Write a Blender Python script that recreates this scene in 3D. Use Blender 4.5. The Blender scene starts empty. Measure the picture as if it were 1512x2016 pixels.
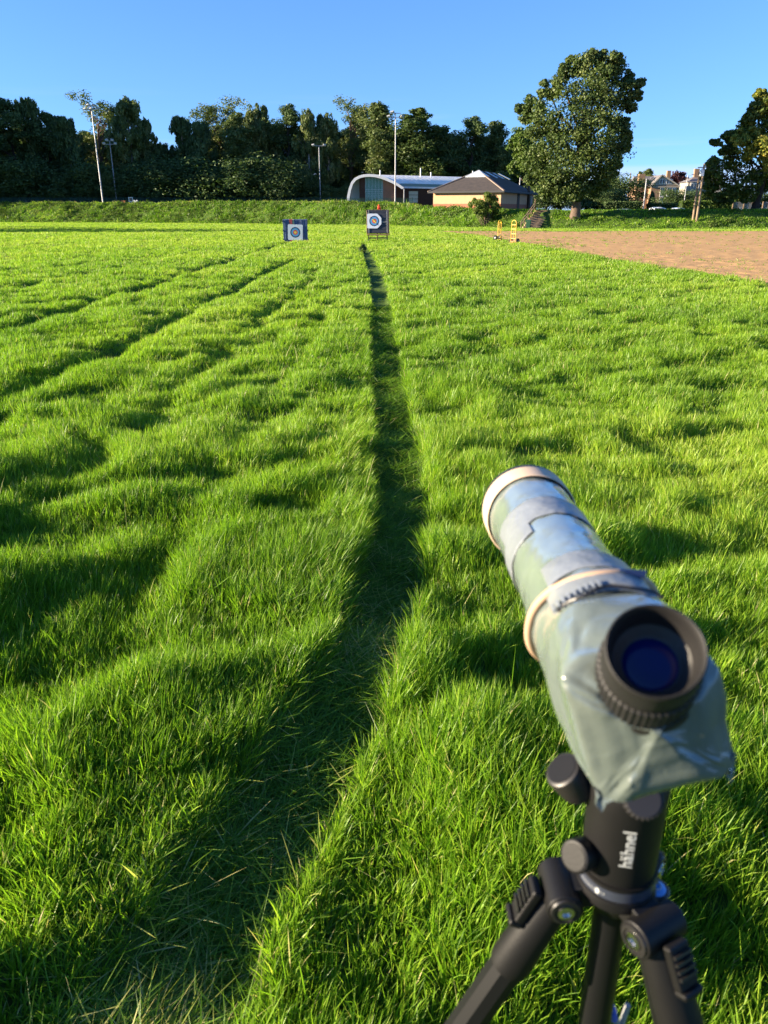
import bpy, math, random
import numpy as np
from mathutils import Vector, Matrix

# ------------------------------------------------------------------ camera, sky, sun
R = math.radians
scene = bpy.context.scene
F, CX, CY, PITCH, CAMH = 1500.0, 756.0, 1008.0, R(21.4), 1.45
cam_d = bpy.data.cameras.new('camera')
cam = bpy.data.objects.new('camera', cam_d)
scene.collection.objects.link(cam)
cam.location = (0, 0, CAMH)
cam.rotation_euler = (R(90) - PITCH, 0, 0)
cam_d.sensor_fit = 'VERTICAL'
cam_d.sensor_height = 36.0
cam_d.lens = F / 2016.0 * 36.0
cam_d.clip_start = 0.02
cam_d.clip_end = 6000
cam_d.dof.use_dof = True
cam_d.dof.focus_distance = 6.0
cam_d.dof.aperture_fstop = 11.0
scene.camera = cam

SUN_EL, SUN_S = R(13.5), R(7.0)           # elevation; degrees behind the left-hand side
S = Vector((-math.cos(SUN_EL) * math.cos(SUN_S), -math.cos(SUN_EL) * math.sin(SUN_S), math.sin(SUN_EL)))
sun_d = bpy.data.lights.new('sun', 'SUN')
sun_d.energy = 5.0
sun_d.angle = R(0.5)
sun_d.color = (1.0, 0.84, 0.62)
sun = bpy.data.objects.new('sun', sun_d)
scene.collection.objects.link(sun)
sun.rotation_euler = S.to_track_quat('Z', 'Y').to_euler()

world = bpy.data.worlds.new('World')
scene.world = world
world.use_nodes = True
wn, wl = world.node_tree.nodes, world.node_tree.links
wn.clear()
sky = wn.new('ShaderNodeTexSky')
sky.sky_type = 'NISHITA'
sky.sun_disc = False
sky.sun_elevation = SUN_EL
sky.sun_rotation = math.atan2(S.x, S.y)
sky.altitude = 0
sky.air_density = 1.0
sky.dust_density = 0.0
sky.ozone_density = 4.0
wtc = wn.new('ShaderNodeTexCoord')
wlift = wn.new('ShaderNodeMapping'); wlift.inputs['Scale'].default_value = (1, 1, 0.85); wlift.inputs['Location'].default_value = (0, 0, 0.12)
wl.new(wtc.outputs['Generated'], wlift.inputs[0])
wl.new(wlift.outputs[0], sky.inputs[0])
wsep = wn.new('ShaderNodeSeparateXYZ')
wl.new(wtc.outputs['Generated'], wsep.inputs[0])
# a low bank of flat cloud on the horizon and a few thin streaks above it
wmap = wn.new('ShaderNodeMapping'); wmap.inputs['Scale'].default_value = (2.2, 2.2, 42.0)
wl.new(wtc.outputs['Generated'], wmap.inputs[0])
wno = wn.new('ShaderNodeTexNoise'); wno.inputs['Scale'].default_value = 1.6; wno.inputs['Detail'].default_value = 4
wl.new(wmap.outputs[0], wno.inputs[0])
def wmath(op, a, b=None, clamp=False):
    n = wn.new('ShaderNodeMath'); n.operation = op; n.use_clamp = clamp
    for i, v in enumerate((a, b)):
        if v is None: continue
        if isinstance(v, (int, float)): n.inputs[i].default_value = v
        else: wl.new(v, n.inputs[i])
    return n.outputs[0]
def wrange(v, a, b, c, d):
    n = wn.new('ShaderNodeMapRange'); n.interpolation_type = 'SMOOTHSTEP'
    wl.new(v, n.inputs[0])
    for i, k in enumerate((a, b, c, d)): n.inputs[1 + i].default_value = k
    return n.outputs[0]
bank_top = wmath('ADD', wmath('MULTIPLY', wno.outputs[0], 0.012), 0.046)
bank = wrange(wmath('SUBTRACT', bank_top, wsep.outputs[2]), -0.002, 0.006, 0.0, 0.5)
streak = wmath('MULTIPLY', wrange(wno.outputs[0], 0.58, 0.72, 0.0, 0.18), wrange(wsep.outputs[2], 0.07, 0.14, 1.0, 0.0))
cl = wmath('MAXIMUM', bank, streak)
wmix = wn.new('ShaderNodeMix'); wmix.data_type = 'RGBA'
hsv = wn.new('ShaderNodeHueSaturation')
hsv.inputs['Saturation'].default_value = 1.12; hsv.inputs['Hue'].default_value = 0.511
wl.new(sky.outputs[0], hsv.inputs['Color'])
wl.new(cl, wmix.inputs['Factor'])
wl.new(hsv.outputs[0], wmix.inputs['A'])
wmix.inputs['B'].default_value = (2.5, 2.8, 3.9, 1)
bg = wn.new('ShaderNodeBackground')
bg.inputs['Strength'].default_value = 0.084
wo = wn.new('ShaderNodeOutputWorld')
wl.new(wmix.outputs['Result'], bg.inputs[0])
wl.new(bg.outputs[0], wo.inputs[0])

scene.view_settings.view_transform = 'Standard'
scene.view_settings.look = 'None'
scene.view_settings.exposure = 2.0
scene.view_settings.gamma = 1.0
scene.view_settings.use_curve_mapping = False
scene.cycles.use_adaptive_sampling = True
scene.cycles.adaptive_threshold = 0.015
scene.cycles.max_bounces = 8
scene.cycles.transparent_max_bounces = 8
scene.cycles.use_denoising = True
try:
    scene.cycles.denoising_prefilter = 'ACCURATE'
except Exception:
    pass

# ------------------------------------------------------------------ helpers
rng = np.random.default_rng(11)
random.seed(5)
CO, SI = math.cos(PITCH), math.sin(PITCH)

def at(px, py, D):
    """world point seen at photo pixel (px,py), on the plane y = D"""
    u, v = px - CX, py - CY
    k = D / (F * CO - v * SI)
    return Vector((u * k, D, CAMH + (-v * CO - F * SI) * k))

def on_ground(px, py, z=0.0):
    u, v = px - CX, py - CY
    k = (z - CAMH) / (-v * CO - F * SI)
    return Vector((u * k, (F * CO - v * SI) * k, z))

def at_depth(px, py, zc):
    """world point at camera depth zc"""
    u, v = (px - CX) / F * zc, (py - CY) / F * zc
    return Vector((u, zc * CO - v * SI, CAMH - zc * SI - v * CO))

def _h(ix, iy, seed):
    n = (ix.astype(np.int64) * 374761393 + iy.astype(np.int64) * 668265263 + seed * 974634777) & 0xffffffff
    n = ((n ^ (n >> 13)) * 1274126177) & 0xffffffff
    n = n ^ (n >> 16)
    return (n & 0xffff) / 65535.0

def vnoise(x, y, seed=0):
    x = np.asarray(x, float); y = np.asarray(y, float)
    ix, iy = np.floor(x), np.floor(y)
    fx, fy = x - ix, y - iy
    fx = fx * fx * fx * (fx * (fx * 6 - 15) + 10); fy = fy * fy * fy * (fy * (fy * 6 - 15) + 10)
    a, b = _h(ix, iy, seed), _h(ix + 1, iy, seed)
    c, d = _h(ix, iy + 1, seed), _h(ix + 1, iy + 1, seed)
    return (a * (1 - fx) + b * fx) * (1 - fy) + (c * (1 - fx) + d * fx) * fy

def fbm(x, y, seed=0, oct=3):
    s, a, t = 0, 1.0, 0
    for o in range(oct):
        s = s + a * vnoise(x * 2 ** o + 17.3 * o, y * 2 ** o - 9.1 * o, seed + o); t += a; a *= 0.5
    return s / t

def sstep(x, a, b):
    t = np.clip((x - a) / (b - a), 0, 1)
    return t * t * (3 - 2 * t)

# ---- materials
def mat(name, col, rough=0.7, metal=0.0, spec=0.4, noise=0.0, nscale=8.0, col2=None, bump=0.0, bscale=60.0, coat=0.0, stretch=None):
    m = bpy.data.materials.new(name); m.use_nodes = True
    nt = m.node_tree; b = nt.nodes['Principled BSDF']
    b.inputs['Base Color'].default_value = (*col, 1)
    b.inputs['Roughness'].default_value = rough
    b.inputs['Metallic'].default_value = metal
    b.inputs['Specular IOR Level'].default_value = spec
    b.inputs['Coat Weight'].default_value = coat
    tc = nt.nodes.new('ShaderNodeTexCoord')
    src = tc.outputs['Object']
    if stretch:
        mp = nt.nodes.new('ShaderNodeMapping'); mp.inputs['Scale'].default_value = stretch
        nt.links.new(src, mp.inputs[0]); src = mp.outputs[0]
    if noise or col2:
        n = nt.nodes.new('ShaderNodeTexNoise'); n.inputs['Scale'].default_value = nscale; n.inputs['Detail'].default_value = 5
        nt.links.new(src, n.inputs[0])
        r = nt.nodes.new('ShaderNodeMapRange'); r.inputs[1].default_value = 0.3; r.inputs[2].default_value = 0.7
        nt.links.new(n.outputs[0], r.inputs[0])
        mx = nt.nodes.new('ShaderNodeMix'); mx.data_type = 'RGBA'
        c2 = col2 or tuple(c * (1 - noise) for c in col)
        mx.inputs['A'].default_value = (*col, 1); mx.inputs['B'].default_value = (*c2, 1)
        nt.links.new(r.outputs[0], mx.inputs['Factor'])
        nt.links.new(mx.outputs['Result'], b.inputs['Base Color'])
    if bump:
        n2 = nt.nodes.new('ShaderNodeTexNoise'); n2.inputs['Scale'].default_value = bscale; n2.inputs['Detail'].default_value = 4
        nt.links.new(src, n2.inputs[0])
        bp = nt.nodes.new('ShaderNodeBump'); bp.inputs['Strength'].default_value = bump; bp.inputs['Distance'].default_value = 0.02
        nt.links.new(n2.outputs[0], bp.inputs['Height']); nt.links.new(bp.outputs[0], b.inputs['Normal'])
    return m

def leaf_mat(name, stops, trans=(0.2, 0.4, 0.04), tw=0.4, rough=0.5, gloss=0.06, objvar=0.0):
    """foliage: colour from the per-leaf attribute 'tint', part of the light passes through"""
    m = bpy.data.materials.new(name); m.use_nodes = True
    nt = m.node_tree; nt.nodes.clear()
    N = nt.nodes.new; L = nt.links.new
    at_ = N('ShaderNodeAttribute'); at_.attribute_name = 'tint'
    rp = N('ShaderNodeValToRGB')
    cr = rp.color_ramp
    while len(cr.elements) < len(stops): cr.elements.new(0.5)
    for e, (p, c) in zip(cr.elements, stops): e.position = p; e.color = (*c, 1)
    L(at_.outputs['Fac'], rp.inputs[0])
    d = N('ShaderNodeBsdfDiffuse'); t = N('ShaderNodeBsdfTranslucent'); g = N('ShaderNodeBsdfGlossy')
    g.inputs['Roughness'].default_value = rough
    g.inputs['Color'].default_value = (1, 1, 1, 1)
    L(rp.outputs[0], d.inputs[0])
    tm = N('ShaderNodeMix'); tm.data_type = 'RGBA'; tm.blend_type = 'MULTIPLY'; tm.inputs['Factor'].default_value = 1.0
    L(rp.outputs[0], tm.inputs['A']); tm.inputs['B'].default_value = (*trans, 1)
    L(tm.outputs['Result'], t.inputs[0])
    a = N('ShaderNodeMixShader'); a.inputs[0].default_value = tw
    L(d.outputs[0], a.inputs[1]); L(t.outputs[0], a.inputs[2])
    b = N('ShaderNodeMixShader'); b.inputs[0].default_value = gloss
    L(a.outputs[0], b.inputs[1]); L(g.outputs[0], b.inputs[2])
    o = N('ShaderNodeOutputMaterial'); L(b.outputs[0], o.inputs[0])
    return m

# ---- objects
def link(o, parent=None):
    scene.collection.objects.link(o)
    if parent is not None: o.parent = parent
    return o

def tag(o, label=None, cat=None, group=None, kind=None):
    for k, v in (('label', label), ('category', cat), ('group', group), ('kind', kind)):
        if v: o[k] = v
    return o

def empty(name, loc=(0, 0, 0), rz=0.0):
    o = bpy.data.objects.new(name, None); o.empty_display_size = 0.2
    o.location = loc; o.rotation_euler = (0, 0, rz)
    return link(o)

def np_mesh(name, verts, loops, starts, totals, tint=None, mats=(), mat_idx=None, smooth=False):
    me = bpy.data.meshes.new(name)
    me.vertices.add(len(verts)); me.vertices.foreach_set('co', np.asarray(verts, np.float32).ravel())
    me.loops.add(len(loops)); me.loops.foreach_set('vertex_index', np.asarray(loops, np.int32))
    me.polygons.add(len(starts))
    me.polygons.foreach_set('loop_start', np.asarray(starts, np.int32))
    me.polygons.foreach_set('loop_total', np.asarray(totals, np.int32))
    if mat_idx is not None: me.polygons.foreach_set('material_index', np.asarray(mat_idx, np.int32))
    me.polygons.foreach_set('use_smooth', np.full(len(starts), smooth, bool))
    for m in mats: me.materials.append(m)
    if tint is not None:
        a = me.attributes.new('tint', 'FLOAT', 'POINT'); a.data.foreach_set('value', np.asarray(tint, np.float32))
    me.update(calc_edges=True)
    return me

def quads_mesh(name, q, tint, mats):
    """q: (n,4,3) loose quads, tint (n,)"""
    n = len(q)
    return np_mesh(name, q.reshape(-1, 3), np.arange(4 * n), np.arange(n) * 4, np.full(n, 4), np.repeat(tint, 4), mats)

def rot_between(d):
    return Vector(d).normalized().to_track_quat('Z', 'Y').to_matrix()

class MB:
    """collects shapes; build() links them as one mesh object"""
    def __init__(s): s.v, s.f, s.m, s.cur = [], [], [], 0
    def add(s, vs, fs):
        o = len(s.v); s.v += [tuple(v) for v in vs]
        for f in fs: s.f.append(tuple(o + i for i in f)); s.m.append(s.cur)
        return s
    def box(s, c, d, M=None):
        c = Vector(c); hx, hy, hz = d[0] / 2, d[1] / 2, d[2] / 2
        vs = [Vector((x, y, z)) for x in (-hx, hx) for y in (-hy, hy) for z in (-hz, hz)]
        if M is not None: vs = [M @ v for v in vs]
        return s.add([c + v for v in vs], [(0, 1, 3, 2), (4, 6, 7, 5), (0, 4, 5, 1), (2, 3, 7, 6), (0, 2, 6, 4), (1, 5, 7, 3)])
    def bar(s, a, b, w, h=None, up=(0, 0, 1)):
        a, b = Vector(a), Vector(b); h = h or w
        z = (b - a).normalized(); x = Vector(up).cross(z)
        if x.length < 1e-4: x = Vector((1, 0, 0)).cross(z)
        x.normalize(); y = z.cross(x)
        M = Matrix((x, y, z)).transposed()
        return s.box((a + b) / 2, (w, h, (b - a).length), M)
    def lathe(s, prof, o=(0, 0, 0), d=(0, 0, 1), n=24, caps=True, rib=0, ribd=0.0):
        """prof: (distance along d, radius); rib: ribs round the side, ribd deep"""
        o = Vector(o); M = rot_between(d); vs, fs = [], []
        for t, r in prof:
            for k in range(n):
                a = 2 * math.pi * k / n
                rr = r - (ribd if rib and (k * rib // n) % 2 else 0)
                vs.append(o + M @ Vector((rr * math.cos(a), rr * math.sin(a), t)))
        for i in range(len(prof) - 1):
            for k in range(n):
                k2 = (k + 1) % n
                fs.append((i * n + k, i * n + k2, (i + 1) * n + k2, (i + 1) * n + k))
        if caps:
            fs.append(tuple(range(n - 1, -1, -1))); fs.append(tuple((len(prof) - 1) * n + k for k in range(n)))
        return s.add(vs, fs)
    def cyl(s, a, b, r, n=20, r2=None):
        a, b = Vector(a), Vector(b)
        return s.lathe([(0, r), ((b - a).length, r if r2 is None else r2)], a, b - a, n)
    def tube(s, pts, rad, n=8, closed=False):
        pts = [Vector(p) for p in pts]; m = len(pts)
        rad = [rad] * m if isinstance(rad, (int, float)) else rad
        vs, fs = [], []
        prev = None
        for i, p in enumerate(pts):
            a = pts[(i - 1) % m] if (closed or i > 0) else p
            b = pts[(i + 1) % m] if (closed or i < m - 1) else p
            z = (b - a).normalized()
            x = prev - z * prev.dot(z) if prev is not None else z.orthogonal()
            if x.length < 1e-6: x = z.orthogonal()
            x.normalize(); prev = x; y = z.cross(x)
            for k in range(n):
                t = 2 * math.pi * k / n
                vs.append(p + (x * math.cos(t) + y * math.sin(t)) * rad[i])
        for i in range(m if closed else m - 1):
            j = (i + 1) % m
            for k in range(n):
                k2 = (k + 1) % n
                fs.append((i * n + k, i * n + k2, j * n + k2, j * n + k))
        if not closed:
            fs.append(tuple(range(n - 1, -1, -1))); fs.append(tuple((m - 1) * n + k for k in range(n)))
        return s.add(vs, fs)
    def prism(s, poly, vec):
        """polygon (list of 3-D points) pushed along vec"""
        n = len(poly); vec = Vector(vec)
        vs = [Vector(p) for p in poly] + [Vector(p) + vec for p in poly]
        fs = [tuple(range(n - 1, -1, -1)), tuple(range(n, 2 * n))]
        fs += [(i, (i + 1) % n, n + (i + 1) % n, n + i) for i in range(n)]
        return s.add(vs, fs)
    def build(s, name, mats, parent=None, smooth=None, bevel=0.0, origin=None):
        o0 = Vector(origin) if origin is not None else Vector((0, 0, 0))
        me = bpy.data.meshes.new(name)
        me.from_pydata([tuple(Vector(v) - o0) for v in s.v], [], s.f)
        for m in (mats if isinstance(mats, (list, tuple)) else [mats]): me.materials.append(m)
        me.polygons.foreach_set('material_index', s.m)
        if smooth is not None:
            me.polygons.foreach_set('use_smooth', [True] * len(s.f))
            me.set_sharp_from_angle(angle=R(smooth))
        me.update()
        o = link(bpy.data.objects.new(name, me), parent)
        if bevel:
            b = o.modifiers.new('bevel', 'BEVEL'); b.width = bevel; b.segments = 2; b.limit_method = 'ANGLE'; b.angle_limit = R(40)
        return o

def copy_tree(o, parent=None):
    c = o.copy(); link(c)
    if parent is not None: c.parent = parent
    for ch in [x for x in scene.objects if x.parent == o]: copy_tree(ch, c)
    return c
# ------------------------------------------------------------------ terrain
_foot_px = [(-900, 437.5), (0, 438), (250, 439), (500, 441), (756, 444.5), (900, 448), (1050, 450.5), (1300, 451.5), (1512, 452), (2400, 452)]
_top_px = [(-900, 399), (0, 399.5), (300, 400.5), (600, 398.5), (740, 400), (810, 404), (870, 411.5), (985, 412.5), (1130, 415), (1300, 414), (1512, 413), (2400, 413)]
_foot = [on_ground(*p) for p in _foot_px]
FX = np.array([p.x for p in _foot]); FY = np.array([p.y for p in _foot])
def foot_y(x): return np.interp(x, FX, FY)
_tops = []
for px, py in _top_px:
    y = 100.0
    for _ in range(30):
        y = foot_y(at(px, py, y).x) + 5.5
    _tops.append(at(px, py, y))
TX = np.array([p.x for p in _tops]); TZ = np.array([p.z for p in _tops])
def top_z(x): return np.interp(x, TX, TZ)

PATH = np.array([[-2, -.52, .15], [0.6, -.50, .13], [1.07, -.42, .12], [1.39, -.34, .12], [1.755, -.20, .12], [2.456, -.03, .105], [3.7, .085, .105], [5.5, .06, .12],
                 [8.4, .0, .13], [13, -.06, .14], [18.8, -.17, .15], [27, -.5, .15], [36, -.87, .12], [40, -1.0, .10], [41.5, -1.05, .0], [60, -1.05, 0.0]])
def path_mask(x, y, soft=0.5):
    xc = np.interp(y, PATH[:, 0], PATH[:, 1]) + 0.03 * (fbm(y * 1.3, x * 0 + 3.1, 71) - 0.5)
    w = np.interp(y, PATH[:, 0], PATH[:, 2]) * (0.85 + 0.35 * fbm(y * 2.1, x * 0, 72))
    m = 1 - sstep(np.abs(x - xc), w * (1 - soft * 0.4), w * (1 + soft) + 1e-4)
    near = 1 - sstep(y, 1.3, 2.3)                       # close by the line is only loosely trodden
    return m * (1 - near * (0.10 + 0.5 * sstep(fbm(x / .22, y / .22, 73), .42, .6)))
TRACKS = [(-5.05, .17, 1.7, 4, 46), (-3.05, .17, 1.25, 5.5, 30), (-1.75, .16, .8, 5, 22), (-7.6, .2, .5, 8, 40), (-0.95, .13, .4, 3, 14)]
def track_mask(x, y):
    m = 0
    for xc, w, k, y0, y1 in TRACKS:
        xx = xc + 0.25 * (fbm(y * 0.25, x * 0 + xc, 33) - 0.5)
        m = np.maximum(m, k * (0.25 + 1.1 * vnoise(y * 1.1, x * 0 + xc, 34)) * np.exp(-((x - xx) / w) ** 2) * sstep(y, y0 - 2, y0 + 1) * (1 - sstep(y, y1 - 6, y1 + 2)))
    return np.clip(m, 0, 1)

SOIL_Y = np.array([14.0, 17.1, 22, 28, 35.3, 45, 55, 62, 66.5])
SOIL_X = np.array([8.6, 8.2, 7.7, 7.45, 7.3, 6.9, 6.4, 5.6, 4.6])
def soil_left(y): return np.interp(y, SOIL_Y, SOIL_X) + 0.55 * (fbm(y * 0.7, y * 0, 41) - 0.5) + 0.25 * (fbm(y * 2.6, y * 0, 42) - 0.5)
SOIL_FAR = 71.0
def soil_mask(x, y):
    """1 inside the bare plot"""
    d = np.minimum(x - soil_left(y), np.minimum(SOIL_FAR + 0.6 * (fbm(x * .5, y * 0, 43) - .5) - y, y - 12))
    return sstep(d, -0.1, 0.25)

def mound(x, y):
    wx = x + 0.5 * (fbm(x / .9, y / .9, 13, 2) - .5); wy = y + 0.5 * (fbm(x / .9, y / .9, 14, 2) - .5)
    a = fbm(wx / 0.46 + 3.3, wy / 0.40, 1, 2)
    b = fbm(wx / 0.21, wy / 0.19 + 7.7, 5, 2)
    c = fbm(x / 2.6, y / 2.0, 9, 2)
    return sstep(a, 0.3, 0.72) * 0.50 + b * 0.42 + c * 0.14
def ground_z(x, y):
    x = np.asarray(x, float); y = np.asarray(y, float)
    fy = foot_y(x) + 1.2 * (fbm(x / 6, x * 0, 21) - 0.5)
    t = (y - fy) / 5.5
    ramp = np.clip(t, 0, 1); ramp = ramp * ramp * (3 - 2 * ramp) * 0.5 + ramp * 0.5
    z = top_z(x) * ramp
    onbank = sstep(t, -0.05, 0.2) * (1 - sstep(t, 0.9, 1.15))
    z = z + onbank * (0.75 * (fbm(x / 1.3, y / 1.0, 25) - 0.5) + 0.35 * (fbm(x / .5, y / .45, 26) - .5)) * np.where(x < 10, 1, .6)
    field = 1 - sstep(t, -0.3, 0.1)
    sm = soil_mask(x, y)
    z = z + field * (1 - sm) * (0.115 * (mound(x, y) - 0.5)
                     - 0.05 * path_mask(x, y) - 0.09 * track_mask(x, y)) - field * sm * 0.07
    return z
def gz(x, y): return float(ground_z(np.array([x]), np.array([y]))[0])

def axis(parts):
    out = []
    for a, b, st in parts: out += list(np.arange(a, b, st))
    return np.array(out + [parts[-1][1]])
xa = axis([(0, 5, .06), (5, 9, .12), (9, 20, .3), (20, 70, .7), (70, 140, 3), (140, 400, 20), (400, 3000, 250)])
xs = np.concatenate([-xa[:0:-1], xa])
ys = axis([(-60, -4, 4), (-4, .4, .3), (.4, 7, .06), (7, 13, .1), (13, 25, .2), (25, 76, .45), (76, 150, .6), (150, 200, 5), (200, 600, 40), (600, 4000, 300)])
XX, YY = np.meshgrid(xs, ys)
ZZ = ground_z(XX, YY)
def grid_faces(nr, nc):
    i = np.arange(nr - 1)[:, None] * nc + np.arange(nc - 1)[None, :]
    return np.stack([i, i + 1, i + nc + 1, i + nc], -1).reshape(-1)
def grid_obj(name, X, Y, Z, m, smooth=True, tint=None):
    nr, nc = X.shape
    lp = grid_faces(nr, nc); n = len(lp) // 4
    me = np_mesh(name, np.stack([X, Y, Z], -1).reshape(-1, 3), lp, np.arange(n) * 4, np.full(n, 4), tint, [m], None, smooth)
    return link(bpy.data.objects.new(name, me))

m_ground = mat('turf', (.045, .085, .014), 0.95, spec=0.1, nscale=1.3, col2=(.075, .12, .02), bump=0.6, bscale=9)
ground = grid_obj('ground', XX, YY, ZZ, m_ground)
tag(ground, kind='structure')

# bare soil plot, a raked sheet a little proud of the turf
sy = np.concatenate([np.arange(12.5, 30, .10), np.arange(30, 71.6, .28)])
su = np.linspace(0, 1, 330) ** 1.7
SY, SU = np.meshgrid(sy, su, indexing='ij')
SXL = soil_left(SY) - 0.12
SX = SXL + (75 - SXL) * SU
edge = np.minimum(np.minimum((SX - SXL) / 0.3, (71.3 - SY) / 0.6), 1)
SZ = -0.10 + 0.10 * np.clip(edge, 0, 1) + 0.05 * (fbm(SX / .28, SY / .35, 51, 3) - .5) + 0.06 * (fbm(SX / 3.1, SY / 2.3, 55) - .5)
m_soil = mat('raked_soil', (.53, .325, .14), 0.95, spec=0.1, nscale=1.6, col2=(.42, .245, .105), bump=0.7, bscale=14)
soil = grid_obj('soil_plot', SX, SY, SZ, m_soil)
tag(soil, kind='structure')

# ------------------------------------------------------------------ grass blades
def blades(x, y, h, w, az, lean, bend, faz, tint, zoff=-0.01):
    """one strip per blade: 7 vertices, two quads and a tip"""
    n = len(x)
    z0 = ground_z(x, y) + zoff
    lx, ly = np.cos(az), np.sin(az)
    wx, wy = -np.sin(faz) * w / 2, np.cos(faz) * w / 2
    V = np.empty((n, 7, 3), np.float32)
    ts = (0.0, 0.42, 0.76, 1.0); ws = (0.8, 1.0, 0.68)
    for i, t in enumerate(ts):
        ang = lean + bend * t
        # arc of the blade
        hz = h * (np.sin(lean + bend * t * .5) * t)
        vz = h * (np.cos(lean + bend * t * .5) * t)
        cx, cy, cz = x + lx * hz, y + ly * hz, z0 + vz
        if i < 3:
            V[:, 2 * i, 0] = cx - wx * ws[i]; V[:, 2 * i, 1] = cy - wy * ws[i]; V[:, 2 * i, 2] = cz
            V[:, 2 * i + 1, 0] = cx + wx * ws[i]; V[:, 2 * i + 1, 1] = cy + wy * ws[i]; V[:, 2 * i + 1, 2] = cz
        else:
            V[:, 6, 0] = cx; V[:, 6, 1] = cy; V[:, 6, 2] = cz
    return V.reshape(-1, 3), np.repeat(tint, 7)
def blades_mesh(name, V, T, m):
    n = len(V) // 7
    base = np.arange(n)[:, None] * 7
    lp = (base + np.array([0, 1, 3, 2, 2, 3, 5, 4, 4, 5, 6])).ravel()
    st = (np.arange(n)[:, None] * 11 + np.array([0, 4, 8])).ravel()
    tt = np.tile([4, 4, 3], n)
    return np_mesh(name, V, lp, st, tt, T, [m])

m_grass = leaf_mat('grass_blades', [(0.0, (.065, .140, .008)), (0.35, (.165, .300, .018)), (0.7, (.30, .410, .034)), (0.88, (.36, .40, .07)), (1.0, (.50, .42, .20))],
                   trans=(1.25, 1.4, 0.7), tw=0.45, rough=0.45, gloss=0.016)

def sample_field(dens, y0, y1, ny=400, margin=1.1):
    e = np.linspace(y0, y1, ny + 1); c = (e[1:] + e[:-1]) / 2
    hw = 0.472 * c + 0.28 + margin
    cnt = rng.poisson(dens(c) * 2 * hw * (e[1:] - e[:-1]))
    i = np.repeat(np.arange(ny), cnt)
    y = e[i] + rng.random(len(i)) * (e[1] - e[0])
    x = (rng.random(len(i)) * 2 - 1) * hw[i]
    return x, y
GD = 3.0
def dens(y):
    return GD * np.where(y < 3, 9500, np.where(y < 10, 9500 * (3 / np.maximum(y, .1)) ** 1.5, 1561 * (10 / np.maximum(y, .1)) ** 1.75))
Vs, Ts = [], []
for y0, y1 in ((0.35, 3.0), (3, 10), (10, 40), (40, 140)):
    x, y = sample_field(dens, y0, y1)
    fy = foot_y(x)
    keep = (y < fy + 0.8) & (rng.random(len(x)) > soil_mask(x, y) * 1.2)
    x, y = x[keep], y[keep]
    n = len(x)
    if y0 < 10:                                         # gather blades into tufts
        g = 0.085
        jx, jy = np.floor(x / g), np.floor(y / g)
        cxn = (jx + _h(jx, jy, 3)) * g; cyn = (jy + _h(jx, jy, 4)) * g
        k = 0.45 * rng.random(n)
        ox, oy = x - cxn, y - cyn
        x = x - ox * k; y = y - oy * k
        splay = np.arctan2(oy, ox)
    else:
        splay = rng.random(n) * 6.283
    pm = path_mask(x, y); tm = track_mask(x, y); mo = mound(x, y)
    H = (0.058 + 0.092 * mo) * (1 - .18 * sstep(y, 2, 6)) * (0.75 + 0.5 * fbm(x / .5, y / .5, 61))
    H = H * (1 - 0.74 * pm) * (1 - 0.5 * tm)
    H = H * (1 - .42 * np.exp(-((x - np.interp(y, PATH[:, 0], PATH[:, 1]) + .2) / .3) ** 2) * (1 - sstep(y, 1.6, 2.8)))
    h = H * (0.5 + 0.75 * rng.random(n))
    h = np.where(rng.random(n) < 0.012, h * 1.5, h)
    az = 0.5 + 5.0 * (fbm(x / 1.3, y / 1.3, 65, 2) - 0.5)
    mixr = rng.random(n) < 0.42
    az = np.where(mixr, az + rng.normal(0, 0.8, n), splay + rng.normal(0, 0.9, n))
    lean = np.abs(rng.normal(0.18, 0.18, n)) + pm * (0.75 + 0.5 * rng.random(n))
    # by the path the tall blades lean over its edge
    xc = np.interp(y, PATH[:, 0], PATH[:, 1])
    near = np.exp(-((x - xc + 0.28) / 0.13) ** 2) * (1 - pm) * (y < 42) * (.3 + .7 * sstep(y, 1.5, 4))
    sel = rng.random(n) < near * 0.7
    az = np.where(sel, rng.normal(0.15, 0.4, n), az); lean = lean + near * 0.35
    bend = np.abs(rng.normal(0.32, 0.3, n))
    lean = np.minimum(lean, 1.45); bend = np.minimum(bend, 1.75 - lean)
    w = 0.0032 * np.maximum(1, y / 4.2) ** 0.80 * (0.5 + 1.1 * rng.random(n) ** 1.6)
    patch = fbm(x / 2.3, y / 2.3, 67)
    tint = 0.42 + 0.55 * (patch - 0.5) + rng.normal(0, 0.16, n) + 0.12 * sstep(y, 12, 45)
    dry = rng.random(n) < (0.022 + 0.10 * pm * (y < 3.5))
    tint = np.where(dry, 0.9 + 0.1 * rng.random(n), np.clip(tint - 0.22 * pm, 0, 0.86))
    V, T = blades(x, y, h, w, az, lean, bend, rng.random(n) * 6.283, tint)
    Vs.append(V); Ts.append(T)
# trodden blades lying flat along the path, some of them dry
n = 42000
y = 0.3 + 13 * rng.random(n) ** 2.4
x = np.interp(y, PATH[:, 0], PATH[:, 1]) + rng.normal(0, 1, n) * np.interp(y, PATH[:, 0], PATH[:, 2]) * .8
dz = fbm(x / .5, y / .5, 68)
dry = rng.random(n) < 0.04 + 0.28 * sstep(dz, .5, .7) * (y < 3.2)
V, T = blades(x, y, .05 + .11 * rng.random(n) ** 1.5, .0032 * np.maximum(1, y / 4) ** .86 * (.6 + .7 * rng.random(n)), rng.normal(.7, 1.5, n), 1.0 + .45 * rng.random(n), .25 * rng.random(n), rng.random(n) * 6.28,
              np.where(dry, .84 + .14 * rng.random(n), .0 + .3 * rng.random(n)), .004 + .018 * rng.random(n))
Vs.append(V); Ts.append(T)
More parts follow.
